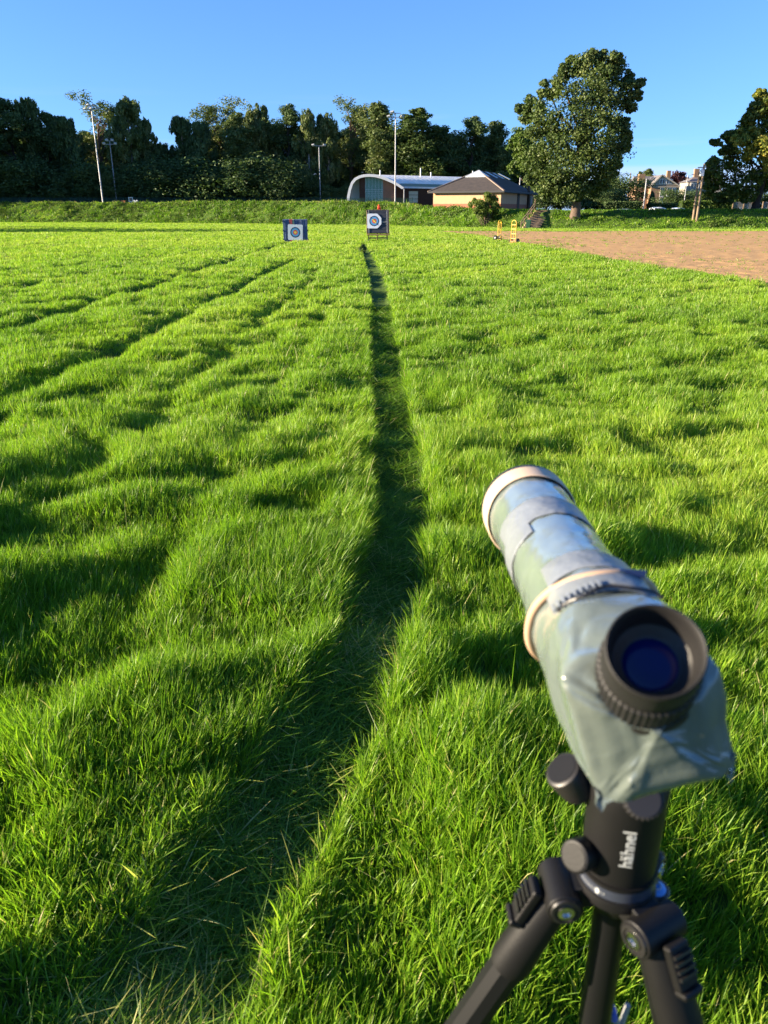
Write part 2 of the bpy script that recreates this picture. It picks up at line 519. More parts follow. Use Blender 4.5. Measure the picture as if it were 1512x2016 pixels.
# long seed stalks standing above the rest
x, y = sample_field(lambda c: np.where(c < 8, 3.5, 3.5 * (8 / c) ** 1.2), 0.6, 45)
k = (soil_mask(x, y) < .1) & (path_mask(x, y) < .2); x, y = x[k], y[k]; n = len(x)
V, T = blades(x, y, 0.14 + 0.13 * rng.random(n), 0.0022 * np.maximum(1, y / 4) ** .7, rng.normal(.6, 1.2, n), np.abs(rng.normal(.2, .2, n)), .3 + .3 * rng.random(n), rng.random(n) * 6.28, np.full(n, .9) + .1 * rng.random(n))
Vs.append(V); Ts.append(T)
me = blades_mesh('field_grass', np.concatenate(Vs), np.concatenate(Ts), m_grass)
print('grass blades', len(me.vertices) // 7)
tag(link(bpy.data.objects.new('field_grass', me)), 'long bright green grass of the field, combed in rough tufts on both sides of the trodden line', 'grass', kind='stuff')

# rough grass on the bank and its top
def bank_pts(n):
    x = rng.uniform(-78, 62, n); t = rng.uniform(-0.1, 1.5, n) 
    return x, foot_y(x) + t * 5.5, t
x, y, t = bank_pts(150000)
k = (np.abs(x / y) < 0.56) & ~((x > 14.4 + 2.1 * t) & (x < 16.1 + 2.1 * t) & (t > -.05) & (t < 1.08)); x, y, t = x[k], y[k], t[k]; n = len(x)
weed = fbm(x / 1.4, y / 1.1, 81); up = sstep(t, .9, 1.1)
h = (0.15 + 1.0 * np.clip(weed - 0.40, 0, 1) * np.where(x < 10, 1, .5)) * (1 - .25 * up) * (0.5 + rng.random(n)) * np.where(x > 9, .75, 1)
drz = fbm(x / 5, y / 1.5, 84)
tint = np.where(x < 10, .20, .30) + 0.7 * (drz - .5) - .5 * np.clip(weed - .45, 0, 1) + rng.normal(0, .15, n)
dry = rng.random(n) < np.where(x < 5, .05 + .22 * sstep(t, .95, 1.05) + .12 * sstep(drz, .55, .75) , .02)
tint = np.where(dry, .88 + .1 * rng.random(n), np.clip(tint, 0, .86))
V, T = blades(x, y, h, 0.05 * (0.6 + .9 * rng.random(n)), rng.random(n) * 6.28, np.abs(rng.normal(.35, .3, n)), np.abs(rng.normal(.4, .3, n)), rng.random(n) * 6.28, tint, -0.03)
me = blades_mesh('bank_grass', V, T, m_grass)
tag(link(bpy.data.objects.new('bank_grass', me)), 'rough uncut grass and weeds covering the long bank', 'grass', kind='stuff')

# small weeds on the bare plot
n = 5000
y = 13 + 57 * rng.random(n) ** 1.3; x = soil_left(y) + 0.05 + 30 * rng.random(n) ** 1.5
k = (x / y < .58) & (rng.random(n) < (.12 + sstep(fbm(x / 2.2, y / 2.2, 91), .5, .72) + np.exp(-(x - soil_left(y)) / .5))); x, y = x[k], y[k]
x = np.repeat(x, 4) + rng.normal(0, .05, 4 * len(x)); y = np.repeat(y, 4) + rng.normal(0, .05, 4 * len(y)); n = len(x)
V, T = blades(x, y, .05 + .07 * rng.random(n), .02 * np.maximum(.7, y / 30), rng.random(n) * 6.28, .5 + .5 * rng.random(n), .3 * np.ones(n), rng.random(n) * 6.28, .15 + .3 * rng.random(n), 0.06)
me = blades_mesh('soil_weeds', V, T, m_grass)
tag(link(bpy.data.objects.new('soil_weeds', me)), 'scattered green seedlings on the bare brown plot', 'weeds', kind='stuff')
# ------------------------------------------------------------------ trees and shrubs
G1 = [(0.0, (.030, .054, .015)), (0.5, (.066, .100, .026)), (0.85, (.118, .150, .040)), (1.0, (.16, .19, .06))]
m_leaf = leaf_mat('leaves_green', G1, trans=(1.2, 1.4, .6), tw=.25, gloss=.012)
m_leaf_dark = leaf_mat('leaves_dark', [(0.0, (.036, .062, .023)), (0.6, (.078, .118, .037)), (1.0, (.13, .17, .058))], trans=(1.1, 1.3, .6), tw=.2, gloss=.012)
m_leaf_birch = leaf_mat('leaves_birch', [(0.0, (.045, .070, .022)), (0.5, (.095, .130, .036)), (1.0, (.20, .21, .085))], trans=(1.2, 1.3, .6), tw=.25, gloss=.012)
m_leaf_light = leaf_mat('leaves_light', [(0.0, (.045, .085, .016)), (0.5, (.08, .13, .022)), (1.0, (.14, .18, .04))], trans=(1.2, 1.3, .6), tw=.3, gloss=.012)
m_leaf_gold_lit = leaf_mat('leaves_gold_lit', [(0.0, (.030, .055, .014)), (0.45, (.085, .125, .022)), (0.7, (.20, .215, .03)), (1.0, (.38, .31, .05))], trans=(1.2, 1.2, .6), tw=.3, gloss=.012)  # the gold end of the ramp is sunlight put into the leaf colour
m_leaf_copper = leaf_mat('leaves_copper', [(0.0, (.03, .012, .016)), (0.6, (.07, .028, .028)), (1.0, (.12, .055, .045))], trans=(1.2, 1.0, .9), tw=.25, gloss=.012)
m_bark = mat('bark_grey', (.16, .115, .085), .95, spec=.1, nscale=5, col2=(.09, .065, .05), bump=1.0, bscale=12, stretch=(3, 3, .6))
m_bark_pale = mat('bark_birch', (.42, .38, .33), .9, spec=.1, nscale=3, col2=(.10, .085, .075), stretch=(1, 1, 3))
m_bark_dark = mat('bark_dark', (.055, .045, .038), .95, spec=.1, nscale=5, col2=(.03, .025, .02), bump=.8, bscale=10)

def leaf_cloud(C, Rr, per, size, tr=None, droop=0.0, shell=(.45, 1.08), base_t=.45, tvar=.14, aspect=.62):
    """loose leaf faces through a set of clumps. C (k,3) centres, Rr (k,3) radii, per: leaves per clump"""
    k = len(C); per = np.broadcast_to(np.asarray(per, int), (k,))
    i = np.repeat(np.arange(k), per); n = len(i)
    d = rng.normal(size=(n, 3)); d /= np.linalg.norm(d, axis=1)[:, None]
    rad = shell[0] + (shell[1] - shell[0]) * rng.random(n) ** .6
    p = C[i] + d * Rr[i] * rad[:, None]
    nrm = d * .8 + rng.normal(size=(n, 3)) * .55 + np.array([0, 0, .35])
    nrm[:, 2] *= (1 - droop * .9)
    nrm /= np.linalg.norm(nrm, axis=1)[:, None]
    up = rng.normal(size=(n, 3)) * (1 - droop) + np.array([0, 0, -1.2 * droop - .05])
    a = up - nrm * (up * nrm).sum(1)[:, None]; a /= np.linalg.norm(a, axis=1)[:, None] + 1e-9
    b = np.cross(nrm, a)
    L = size * (.65 + .75 * rng.random(n)); W = L * aspect * (.7 + .6 * rng.random(n))
    L = L * (1 + droop)
    a = a * (L / 2)[:, None]; b = b * (W / 2)[:, None]
    q = np.stack([p - a, p + b - a * .1, p + a, p - b - a * .1], 1)
    ct = base_t + tvar * rng.normal(size=k) if tr is None else np.asarray(tr)
    t = np.clip(ct[i] + .12 * rng.normal(size=n), 0, 1)
    return q, t

def limb(mb, a, b, r0, r1, sag=0.1, n=6, seg=4):
    a, b = Vector(a), Vector(b); L = (b - a).length
    pts = [a.lerp(b, j / seg) + Vector((random.uniform(-1, 1), random.uniform(-1, 1), random.uniform(-.3, 1))) * L * sag * math.sin(math.pi * j / seg) for j in range(seg + 1)]
    mb.tube(pts, [r0 + (r1 - r0) * j / seg for j in range(seg + 1)], n)

def split_clumps(B, Br, rs=0.42, cover=1.0, jit=.25):
    """cover big balls with smaller clumps on and in their surface"""
    C, Rr = [], []
    for (c, r) in zip(B, Br):
        r = np.broadcast_to(np.asarray(r, float), (3,))
        rm = r.mean(); s = rs * min(rm, 1.6) + .12 * rm
        m = max(3, int(cover * 3.2 * (rm / s) ** 1.9))
        d = rng.normal(size=(m, 3)); d /= np.linalg.norm(d, axis=1)[:, None]
        rr = (.5 + .5 * rng.random(m) ** .5)[:, None]
        C.append(c + d * r * rr * .88); Rr.append(np.repeat((s * (.6 + .7 * rng.random(m)))[:, None], 3, 1) * np.array([1.1, 1.1, .8]))
    return np.concatenate(C), np.concatenate(Rr)

def tree_obj(name, q, t, leaf, trunk_mb, bark, loc, label=None, cat='tree', group=None, rz=0, part='crown', stem='trunk'):
    e = empty(name, loc, rz)
    tag(e, label, cat, group)
    link(bpy.data.objects.new(part, quads_mesh(part, q, t, [leaf])), e)
    if trunk_mb: trunk_mb.build(stem, bark, e, smooth=60)
    return e

# prototypes of woodland trees (height 1 unit = 1 m)
def proto_broad(h, w, name, leaf, bare=.14, dens=1.6, size=.29):
    K = 24; B, Br = [], []
    for j in range(K):
        f = j / (K - 1); z = h * (bare + (1 - bare) * (f * .92 + .02))
        prof = math.sin(math.pi * min(1, .18 + .80 * f)) ** .7
        a = random.uniform(0, 6.28); rr = random.uniform(.25, .75) * w / 2 * prof
        B.append((rr * math.cos(a), rr * math.sin(a), z)); r = random.uniform(.24, .42) * w / 2 * (.55 + .6 * prof)
        Br.append((r * 1.1, r * 1.1, r * .85))
    C, Rr = split_clumps(np.array(B), np.array(Br), .4)
    q, t = leaf_cloud(C, Rr, max(4, int(17000 * dens / len(C))), size, base_t=.42, tvar=.17, shell=(.4, 1.25))
    mb = MB(); limb(mb, (0, 0, -.4), (0, 0, h * .75), .028 * h, .05, .03, 8)
    for b in B[::2]: limb(mb, (0, 0, max(.15 * h, b[2] - .15 * h)), b, .009 * h, .03, .1, 5)
    return name, q, t, leaf, mb
def proto_birch(h, w, name, leaf, dens=1.0):
    C, Rr, per = [], [], []
    mb = MB(); limb(mb, (0, 0, -.4), (0, 0, h * .93), .016 * h, .03, .02, 7)
    for j in range(34):
        f = random.random() ** .8; z = h * (.22 + .74 * f)
        prof = (1 - f) ** .55 * .9 + .12
        a = random.uniform(0, 6.28); rr = random.uniform(.15, 1) * w / 2 * prof
        p = (rr * math.cos(a), rr * math.sin(a), z)
        limb(mb, (0, 0, z - .08 * h), p, .05, .02, .06, 4)
        for s in range(4):
            o = np.array(p) + np.array([random.uniform(-.7, .7), random.uniform(-.7, .7), random.uniform(-1.8, .3)])
            C.append(o); r = random.uniform(.28, .55)
            Rr.append((r, r, r * random.uniform(1.6, 3.2)))
    C, Rr = np.array(C), np.array(Rr)
    q, t = leaf_cloud(C, Rr, int(13000 * dens / len(C)), .30, droop=.75, base_t=.5, tvar=.2, aspect=.5)
    return name, q, t, leaf, mb
def proto_airy(h, w, name, leaf):
    C, Rr = [], []
    mb = MB(); limb(mb, (0, 0, -.4), (0, 0, h * .8), .018 * h, .06, .04, 7)
    for j in range(20):
        f = random.random(); z = h * (.5 + .48 * f)
        a = random.uniform(0, 6.28); rr = random.uniform(.2, 1) * w / 2 * (1 - .45 * f)
        p = Vector((rr * math.cos(a), rr * math.sin(a), z))
        limb(mb, (0, 0, z - .2 * h), p, .11, .03, .08, 5)
        for s in range(5):
            o = np.array(p) + rng.normal(size=3) * np.array([.9, .9, .6]); C.append(o); r = random.uniform(.45, .85); Rr.append((r, r, r * .95))
    for j in range(26):
        f = random.random(); z = h * (.15 + .4 * f); a = random.uniform(0, 6.28); rr = random.uniform(.1, .8) * w / 2
        C.append((rr * math.cos(a), rr * math.sin(a), z)); r = random.uniform(.7, 1.2); Rr.append((r, r, r))
    C, Rr = np.array(C), np.array(Rr)
    q, t = leaf_cloud(C, Rr, 75, .30, base_t=.5, tvar=.16, shell=(.2, 1.5))
    return name, q, t, leaf, mb
def proto_shrub(h, w, name, leaf, size=.19, dens=2.2):
    B, Br = [], []
    for j in range(9):
        a = random.uniform(0, 6.28); rr = random.uniform(0, .7) * w / 2; z = random.uniform(.2, .78) * h
        B.append((rr * math.cos(a), rr * math.sin(a), z)); r = random.uniform(.22, .36) * w; Br.append((r, r, min(r, h * .32)))
    C, Rr = split_clumps(np.array(B), np.array(Br), .42)
    q, t = leaf_cloud(C, Rr, max(4, int(4200 * dens / len(C))), size, base_t=.4, tvar=.15)
    mb = MB()
    for j in range(5): limb(mb, (random.uniform(-.2, .2), random.uniform(-.2, .2), -.3), B[j], .07, .02, .08, 4)
    return name, q, t, leaf, mb

PROTO = {}
def plant(key, px, top, D, label=None, cat='tree', group=None, wscale=1.0, x=None):
    """stand a copy of a prototype so that it is seen at column px with its top at row top"""
    make, h0, bark = PROTO[key][:3]
    p = at(px, top, D); X = p.x if x is None else x
    base = gz(X, D); h = p.z - base
    if len(PROTO[key]) == 3:
        name, q, t, leaf, mb = make()
        zmax = np.percentile(q[:, :, 2], 99.7)
        e = tree_obj(name, q, t, leaf, mb, bark, (X, D, base)); PROTO[key] = (make, zmax, bark, e)
    else:
        e = copy_tree(PROTO[key][3])
    s = h / PROTO[key][1]
    e.location = (X, D, base); e.rotation_euler = (0, 0, random.uniform(0, 6.28)); e.scale = (s * wscale * 1.45, s * wscale * 1.45, s)
    tag(e, label, cat, group)
    return e
PROTO.update({
    'oak1': (lambda: proto_broad(17, 9, 'broadleaf_tree', m_leaf_dark), 17, m_bark_dark),
    'oak2': (lambda: proto_broad(17, 7.5, 'broadleaf_tree', m_leaf, .2), 17, m_bark_dark),
    'oak3': (lambda: proto_broad(16, 8, 'broadleaf_tree', m_leaf_dark, .15), 16, m_bark_dark),
    'olive': (lambda: proto_broad(17, 8, 'broadleaf_tree', m_leaf_birch, .3), 17, m_bark),
    'birch1': (lambda: proto_birch(19, 7.5, 'birch_tree', m_leaf_birch, 1.3), 19, m_bark_pale),
    'birch2': (lambda: proto_birch(18, 5.5, 'birch_tree', m_leaf_birch), 18, m_bark_pale),
    'birch3': (lambda: proto_birch(17, 6.5, 'birch_tree', m_leaf_dark), 17, m_bark_pale),
    'airy': (lambda: proto_airy(20, 9, 'ash_tree', m_leaf_birch), 20, m_bark),
    'shrub1': (lambda: proto_shrub(5, 6, 'woodland_shrub', m_leaf_dark), 5, m_bark_dark),
    'shrub2': (lambda: proto_shrub(6, 5.5, 'woodland_shrub', m_leaf_dark), 6, m_bark_dark),
    'shrub3': (lambda: proto_shrub(5, 6, 'leafy_shrub', m_leaf), 5, m_bark_dark),
})
WOOD = 'trees of the dark wood behind the bank'
front = [  # species, column, top row, distance, width, label
    ('oak1', 8, 196, 158, 1.0, 'dark broadleaf tree at the far left end of the wood'),
    ('birch3', 48, 196, 160, .9, 'narrow dark birch, tall and pointed, right of the leftmost tree of the wood'),
    ('oak3', 88, 222, 161, .9, 'low dark tree between the pointed birch and the drooping birch at the left'),
    ('birch3', 124, 230, 158, 1.0, 'dark drooping birch with thin pale tips, left of the tallest floodlight mast'),
    ('airy', 186, 184, 166, 1.0, 'tall open-crowned tree seen directly behind the head of the left floodlight mast'),
    ('birch1', 246, 196, 156, 1.15, 'large sunlit weeping birch just right of the left floodlight mast'),
    ('birch1', 284, 236, 157, .8, 'shorter weeping birch at the right shoulder of the large sunlit one'),
    ('oak3', 322, 284, 162, .9, 'low dark tree in the dip of the skyline beside the weeping birches'),
    ('birch3', 354, 232, 160, 1.0, 'dark birch right of the dip in the skyline'),
    ('birch3', 392, 240, 158, 1.0, 'dark hanging birch in front of the pale feathery tree'),
    ('airy', 432, 190, 168, .95, 'pale feathery tree rising above the middle of the wood'),
    ('olive', 466, 224, 158, .9, 'olive-green tree with sunlit top right of the feathery tree'),
    ('birch2', 508, 208, 161, 1.0, 'slender pale-topped birch in the middle of the wood'),
    ('oak1', 563, 208, 160, .8, 'round-topped brownish tree left of the slim middle floodlight mast'),
    ('birch2', 606, 218, 158, .9, 'slim birch behind the slim middle floodlight mast, nearer its left side'),
    ('birch2', 640, 226, 159, 1.0, 'birch with sunlit hanging tips above the left end of the arched hall'),
    ('airy', 690, 190, 164, .9, 'thin open tree with pale leaves behind the arch of the hall'),
    ('olive', 742, 203, 157, .95, 'broad sunlit olive tree directly behind the mast at the hall'),
    ('oak2', 822, 214, 156, 1.15, 'dense dark green tree right of the mast at the hall'),
    ('oak3', 872, 250, 158, .9, 'lower dark tree above the roof of the arched hall'),
    ('oak1', 928, 232, 158, .95, 'dark tree above the left end of the tiled pavilion roof'),
    ('olive', 978, 240, 160, .9, 'greyish-green tree above the tiled pavilion roof'),
    ('oak2', 1024, 256, 163, .9, 'green tree half hidden by the left side of the great sycamore'),
]
for key, px, top, D, w, lab in front: plant(key, px, top, D, lab, 'tree', WOOD, w)
BACK = 'dark trees filling the wood behind its front row'
for i, px in enumerate(range(-30, 1080, 33)):
    top = np.interp(px, [-30, 130, 190, 330, 400, 560, 700, 800, 900, 1060], [235, 262, 250, 300, 255, 245, 250, 255, 285, 285]) + random.uniform(-6, 14)
    plant(['oak1', 'oak3', 'oak1', 'oak2'][i % 4], px, top, 172 + random.uniform(-3, 5), 'dark tree of the second row, filling the shade between the front trees of the wood', 'tree', BACK, 1.1)
UND = 'dark shrubs along the foot of the wood'
for i, px in enumerate(range(-20, 700, 34)):
    plant(['shrub1', 'shrub2', 'birch3', 'shrub1'][i % 4] if i % 4 != 2 else 'shrub2', px + random.uniform(-8, 8), random.uniform(306, 374), 153 + random.uniform(-.8, 2),
          'dark leafy shrub at the foot of the wood behind the green mesh fence', 'shrub', UND, 1.2)
for i, px in enumerate(range(-40, 1060, 44)):
    plant(['shrub2', 'shrub1'][i % 2], px, random.uniform(340, 362), 166 + random.uniform(-1, 2), 'dark undergrowth bush deep in the wood between the tree trunks', 'shrub', 'undergrowth deep in the wood', 1.6)
# neighbours of the wood just past the left edge: their shade falls on it
for i, (x, D, h) in enumerate([(-80, 148, 23), (-84, 146, 24), (-92, 147, 25), (-79, 153, 23), (-98, 145, 25), (-87, 151, 22), (-106, 145, 25), (-114, 147, 24), (-75, 154, 20)]):
    e = plant(['oak1', 'oak3'][i % 2], 0, 200, D, 'tall dark tree of the wood past the left edge of the view', 'tree', 'trees continuing the wood to the left', 1.0, x=x)
    e.scale = ((h + 4) / 17,) * 3
for x_, D_, s_, lab in ((-60, 64, .80, 'tallest tree of the row past the left edge of the view'), (-62, 70.5, .74, 'second tallest tree of the row past the left edge of the view'), (-64, 78, .60, 'middling tree of the row past the left edge of the view'), (-66, 87, .47, 'lowest tree of the row past the left edge of the view, near the bank'), (-43, 38.5, .34, 'small lone tree past the left edge of the view, nearest the camera')):
    e = plant('oak3', 0, 330, D_, lab, 'tree', None, .8, x=x_)
    e.scale = (s_ * 1.25, s_ * 1.25, s_)

# the great sycamore on the bank, its crown laid out lobe by lobe
D0 = 84.0
def lobes(lst, ox, oy, sc, D):
    B, Br = [], []
    for zx, zy, r, *dy in lst:
        p = at(ox + zx / sc, oy + zy / sc, D)
        m = r / sc * D / (F * CO + 590 * SI) * 1.0
        B.append((p.x, D + (dy[0] if dy else random.uniform(-.9, .9)), p.z)); Br.append((m, m, m))
    return np.array(B), np.array(Br)
L = [(930, 250, 150), (820, 210, 90), (1030, 210, 90), (1110, 250, 90), (740, 260, 80), (650, 300, 70), (605, 250, 32), (700, 180, 45), (880, 150, 50), (960, 140, 45), (1080, 165, 45), (1160, 200, 40),
     (1190, 330, 85), (1250, 360, 55), (1318, 395, 38), (1240, 470, 75), (1290, 520, 40), (1215, 620, 60), (1140, 560, 90), (1000, 420, 150, -1), (840, 420, 140, -1.5),
     (1140, 760, 85), (1190, 740, 45), (1190, 900, 60), (1205, 980, 50), (1110, 860, 100, -1), (1130, 1000, 70), (1100, 1120, 60), (1130, 1160, 35),
     (520, 430, 90), (430, 400, 34), (560, 390, 45), (440, 500, 55), (620, 540, 130, -1), (300, 580, 70), (215, 620, 40), (190, 635, 24), (350, 640, 90), (280, 700, 70),
     (440, 760, 130, -1.5), (330, 850, 90), (600, 800, 170, -2.2), (820, 700, 160, -2), (980, 650, 130, -1.6), (880, 900, 170, -2.6), (680, 1000, 180, -2.6), (480, 1000, 150, -1.8),
     (360, 1040, 90), (330, 1180, 90), (290, 1300, 55), (400, 1290, 100, -1.6), (1000, 1080, 140, -1.8), (850, 1150, 150, -2.4), (640, 1200, 170, -2.6), (500, 1200, 130, -2),
     (960, 1270, 110, -1.2), (1050, 1210, 80), (800, 1320, 110, -2), (660, 1380, 90, -2), (540, 1390, 90, -1.4), (440, 1400, 60), (560, 1440, 45), (720, 1460, 60, -1), (900, 1380, 70), (980, 1340, 50),
     (700, 900, 220, 2.2), (900, 600, 200, 2), (700, 1200, 200, 2.4), (950, 1000, 180, 2.2), (500, 800, 160, 2), (900, 350, 150, 2)]
B, Br = lobes(L, 980, 80, 4.725, D0)
base = on_ground(1132, 427); bx = at(1132, 427, D0).x
bz = gz(bx, D0)
root = Vector((bx, D0, bz))
B = B - np.array(root)
C, Rr = split_clumps(B, Br, .36, 1.0)
q, t = leaf_cloud(C, Rr, 85, .24, base_t=.52, tvar=.16, shell=(.35, 1.22))
mb = MB()
mb.tube([(0, 0, -.6), (0, 0, .1), (.02, 0, .6), (.05, 0, 1.6), (.0, .1, 3.2), (-.1, .1, 5), (.1, 0, 7.5), (.2, 0, 10)], [.62, .56, .47, .42, .40, .34, .24, .1], 14)
for i in range(0, len(B), 3):
    if B[i][2] > 2.5: limb(mb, (0, 0, max(1.9, B[i][2] * .55)), B[i], .14, .03, .08, 6)
tree_obj('sycamore_tree', q, t, m_leaf, mb, m_bark, root, 'great dense sycamore with thick bare trunk, standing alone on the bank right of the pavilion')
# paler tree behind its left side
L = [(200, 900, 85), (150, 960, 55), (250, 960, 90), (220, 1040, 70), (170, 1170, 60), (130, 1205, 40), (240, 1150, 80), (270, 1080, 80), (290, 900, 60), (200, 1215, 40)]
B, Br = lobes(L, 980, 80, 4.725, 112.0)
rx = at(1040, 400, 112.0).x; root = Vector((rx, 112.0, gz(rx, 112)))
B = B - np.array(root); C, Rr = split_clumps(B, Br, .36)
q, t = leaf_cloud(C, Rr, 60, .28, base_t=.5)
mb = MB(); limb(mb, (0, 0, -.4), (0, 0, 6), .25, .08, .03, 8)
for b in B[::2]: limb(mb, (0, 0, 2.5), b, .09, .03, .08, 5)
tree_obj('maple_tree', q, t, m_leaf_light, mb, m_bark, root, 'bright green tree behind the pavilion roof, touching the left side of the great sycamore')

# big tree at the right edge: dark low skirts, upper sunlight tinted into the leaves
D1 = 86.0
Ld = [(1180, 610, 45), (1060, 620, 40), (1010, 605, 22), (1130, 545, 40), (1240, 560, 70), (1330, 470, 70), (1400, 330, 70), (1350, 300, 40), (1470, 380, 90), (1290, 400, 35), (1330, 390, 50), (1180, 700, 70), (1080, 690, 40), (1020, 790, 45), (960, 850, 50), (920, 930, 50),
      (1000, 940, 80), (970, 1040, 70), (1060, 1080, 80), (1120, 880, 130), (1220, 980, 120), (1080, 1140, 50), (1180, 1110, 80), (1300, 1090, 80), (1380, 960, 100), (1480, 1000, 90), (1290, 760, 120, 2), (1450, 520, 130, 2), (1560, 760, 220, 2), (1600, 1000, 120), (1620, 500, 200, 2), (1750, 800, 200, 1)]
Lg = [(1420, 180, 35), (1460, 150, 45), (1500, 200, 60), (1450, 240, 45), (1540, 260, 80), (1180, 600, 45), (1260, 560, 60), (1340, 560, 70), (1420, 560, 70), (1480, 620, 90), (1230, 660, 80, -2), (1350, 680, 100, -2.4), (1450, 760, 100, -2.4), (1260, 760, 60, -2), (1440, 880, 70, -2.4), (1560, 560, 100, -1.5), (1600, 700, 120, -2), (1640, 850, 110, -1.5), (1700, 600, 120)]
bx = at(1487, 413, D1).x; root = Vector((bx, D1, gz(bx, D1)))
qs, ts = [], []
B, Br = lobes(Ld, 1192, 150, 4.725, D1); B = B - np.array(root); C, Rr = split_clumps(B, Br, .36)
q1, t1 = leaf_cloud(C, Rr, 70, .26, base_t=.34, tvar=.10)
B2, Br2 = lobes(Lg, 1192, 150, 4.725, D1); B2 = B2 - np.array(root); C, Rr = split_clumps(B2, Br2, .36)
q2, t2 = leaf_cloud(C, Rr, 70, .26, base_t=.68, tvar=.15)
mb = MB()
mb.tube([(0, 0, -.6), (-.05, 0, .2), (.05, 0, 1.2), (.25, 0, 2.6), (.6, .2, 4.5), (1.0, .2, 7)], [.5, .42, .36, .33, .28, .15], 12)
for b in list(B[::3]) + list(B2[::4]): limb(mb, (.3, 0, 2.4 + max(0, b[2] - 4) * .4), b, .12, .03, .1, 6)
tree_obj('beech_tree', np.concatenate([q1, q2]), np.concatenate([t1, t2]), m_leaf_gold_lit, mb, m_bark_dark, root, 'large spreading tree at the right edge, dark below, with gold sunlight put into the leaf colour above')

# leafy weeds in clumps over the bank
n = 2600
x = rng.uniform(-70, 40, n); t = rng.uniform(.0, 1.0, n); y = foot_y(x) + t * 5.5
k = (np.abs(x / y) < .54) & (fbm(x / 3.0, y / 2.0, 86) > np.where(x < 10, .42, .60)) & ~((x > 14) & (x < 19)); x, y = x[k], y[k]; n = len(x)
r = .18 + .3 * rng.random(n)
q, t = leaf_cloud(np.stack([x, y, ground_z(x, y) + .12], 1), np.stack([r * 1.2, r, r * .8], 1), 26, .17, base_t=.45, tvar=.2, shell=(.3, 1.3))
tag(link(bpy.data.objects.new('bank_weeds', quads_mesh('bank_weeds', q, t, [m_leaf_light]))), 'dark leafy weeds in clumps over the face of the bank', 'weeds', kind='stuff')

# lone bush on the bank
D = foot_y(at(955, 430, 92).x) + 1.6
L = [(560, 470, 60), (610, 420, 60), (600, 360, 40), (640, 380, 40), (520, 420, 45), (490, 400, 30), (460, 430, 25), (650, 450, 50), (570, 520, 55), (630, 530, 50), (510, 490, 40), (590, 340, 25), (665, 490, 30)]
L = [(560 + (x - 560) * 1.25, 590 + (y - 590) * 1.08, r * .85, random.uniform(-.8, .8)) for x, y, r in L]
B, Br = lobes(L, 840, 320, 5.04, D)
bx = at(957, 435, D).x; root = Vector((bx, D, gz(bx, D)))
B = B - np.array(root); C, Rr = split_clumps(B, Br, .34, .8)
q, t = leaf_cloud(C, Rr, 100, .15, base_t=.8, tvar=.2, shell=(.2, 1.9))
mb = MB()
for b in B: limb(mb, (random.uniform(-.25, .25), random.uniform(-.2, .2), -.2), b, .05, .012, .06, 5)
tree_obj('bush', q, t, m_leaf_light, mb, m_bark, root, 'loose leafy bush growing on the bank in front of the pavilion wall', 'bush', stem='stem')

# small dark weed at the far end of the trodden line
p = on_ground(714, 497)
C = np.array([(0, 0, .09), (.04, 0, .18), (-.05, .03, .15), (0, -.04, .25)]); Rr = np.array([(.13, .13, .09), (.10, .10, .08), (.09, .09, .08), (.06, .06, .06)])
q, t = leaf_cloud(C, Rr, 70, .10, base_t=.3)
mb = MB(); mb.tube([(0, 0, -.05), (0, 0, .36)], [.012, .006], 5)
tree_obj('weed_clump', q, t, m_leaf_dark, mb, m_bark_dark, (p.x, p.y, gz(p.x, p.y)), 'small dark clump of weed at the far end of the trodden line', 'weed', part='foliage', stem='stem')

# right-hand background: shrubs, hedges, trees round the houses
plant('shrub2', 1222, 342, 118, 'tall dark shrub right of the sycamore trunk, before the houses', 'shrub', None, 1.3)
plant('oak3', 1196, 330, 124, 'dark tree showing between the sycamore and the first lamp post', 'tree', None, 1.1)
plant('shrub1', 1180, 372, 114, 'low dark shrub in the shade beside the sycamore trunk', 'shrub', None, 1.5)
plant('shrub1', 1335, 372, 150, 'round dark shrub in front of the gabled house, right of its door', 'shrub', None, 1.2)
plant('shrub2', 1366, 374, 152, 'dark shrub below the slate-roofed second house', 'shrub', None, 1.3)
plant('shrub3', 1392, 380, 150, 'green shrub beside the leaning wooden poles, under the beech boughs', 'shrub', None, 1.3)
plant('shrub3', 1450, 372, 140, 'sunlit shrub seen under the boughs left of the beech trunk', 'shrub', None, 1.5)
plant('shrub3', 1508, 376, 140, 'sunlit shrub at the right edge, seen behind the beech trunk', 'shrub', None, 1.5)
plant('olive', 1280, 333, 245, 'pale green treetop showing over the roof of the gabled house', 'tree', None, 1.0)
plant('oak2', 1262, 338, 235, 'green treetop left of the brick chimney', 'tree', None, .8)
# copper beech
p = at(1335, 333, 232); bx = p.x; bz = gz(bx, 232)
B = np.array([(random.gauss(0, 1.6), random.gauss(0, 1.3), p.z - bz - 1.6 + random.uniform(-3, .6)) for _ in range(14)]); Br = np.array([(random.uniform(1, 1.6),) * 3 for _ in range(14)])
C, Rr = split_clumps(B, Br, .4); q, t = leaf_cloud(C, Rr, 22, .5, base_t=.5)
mb = MB(); limb(mb, (0, 0, -.3), (0, 0, p.z - bz - 2), .3, .1, .03, 7)
tree_obj('copper_beech', q, t, m_leaf_copper, mb, m_bark_dark, (bx, 232, bz), 'purple-leaved tree between the two houses')
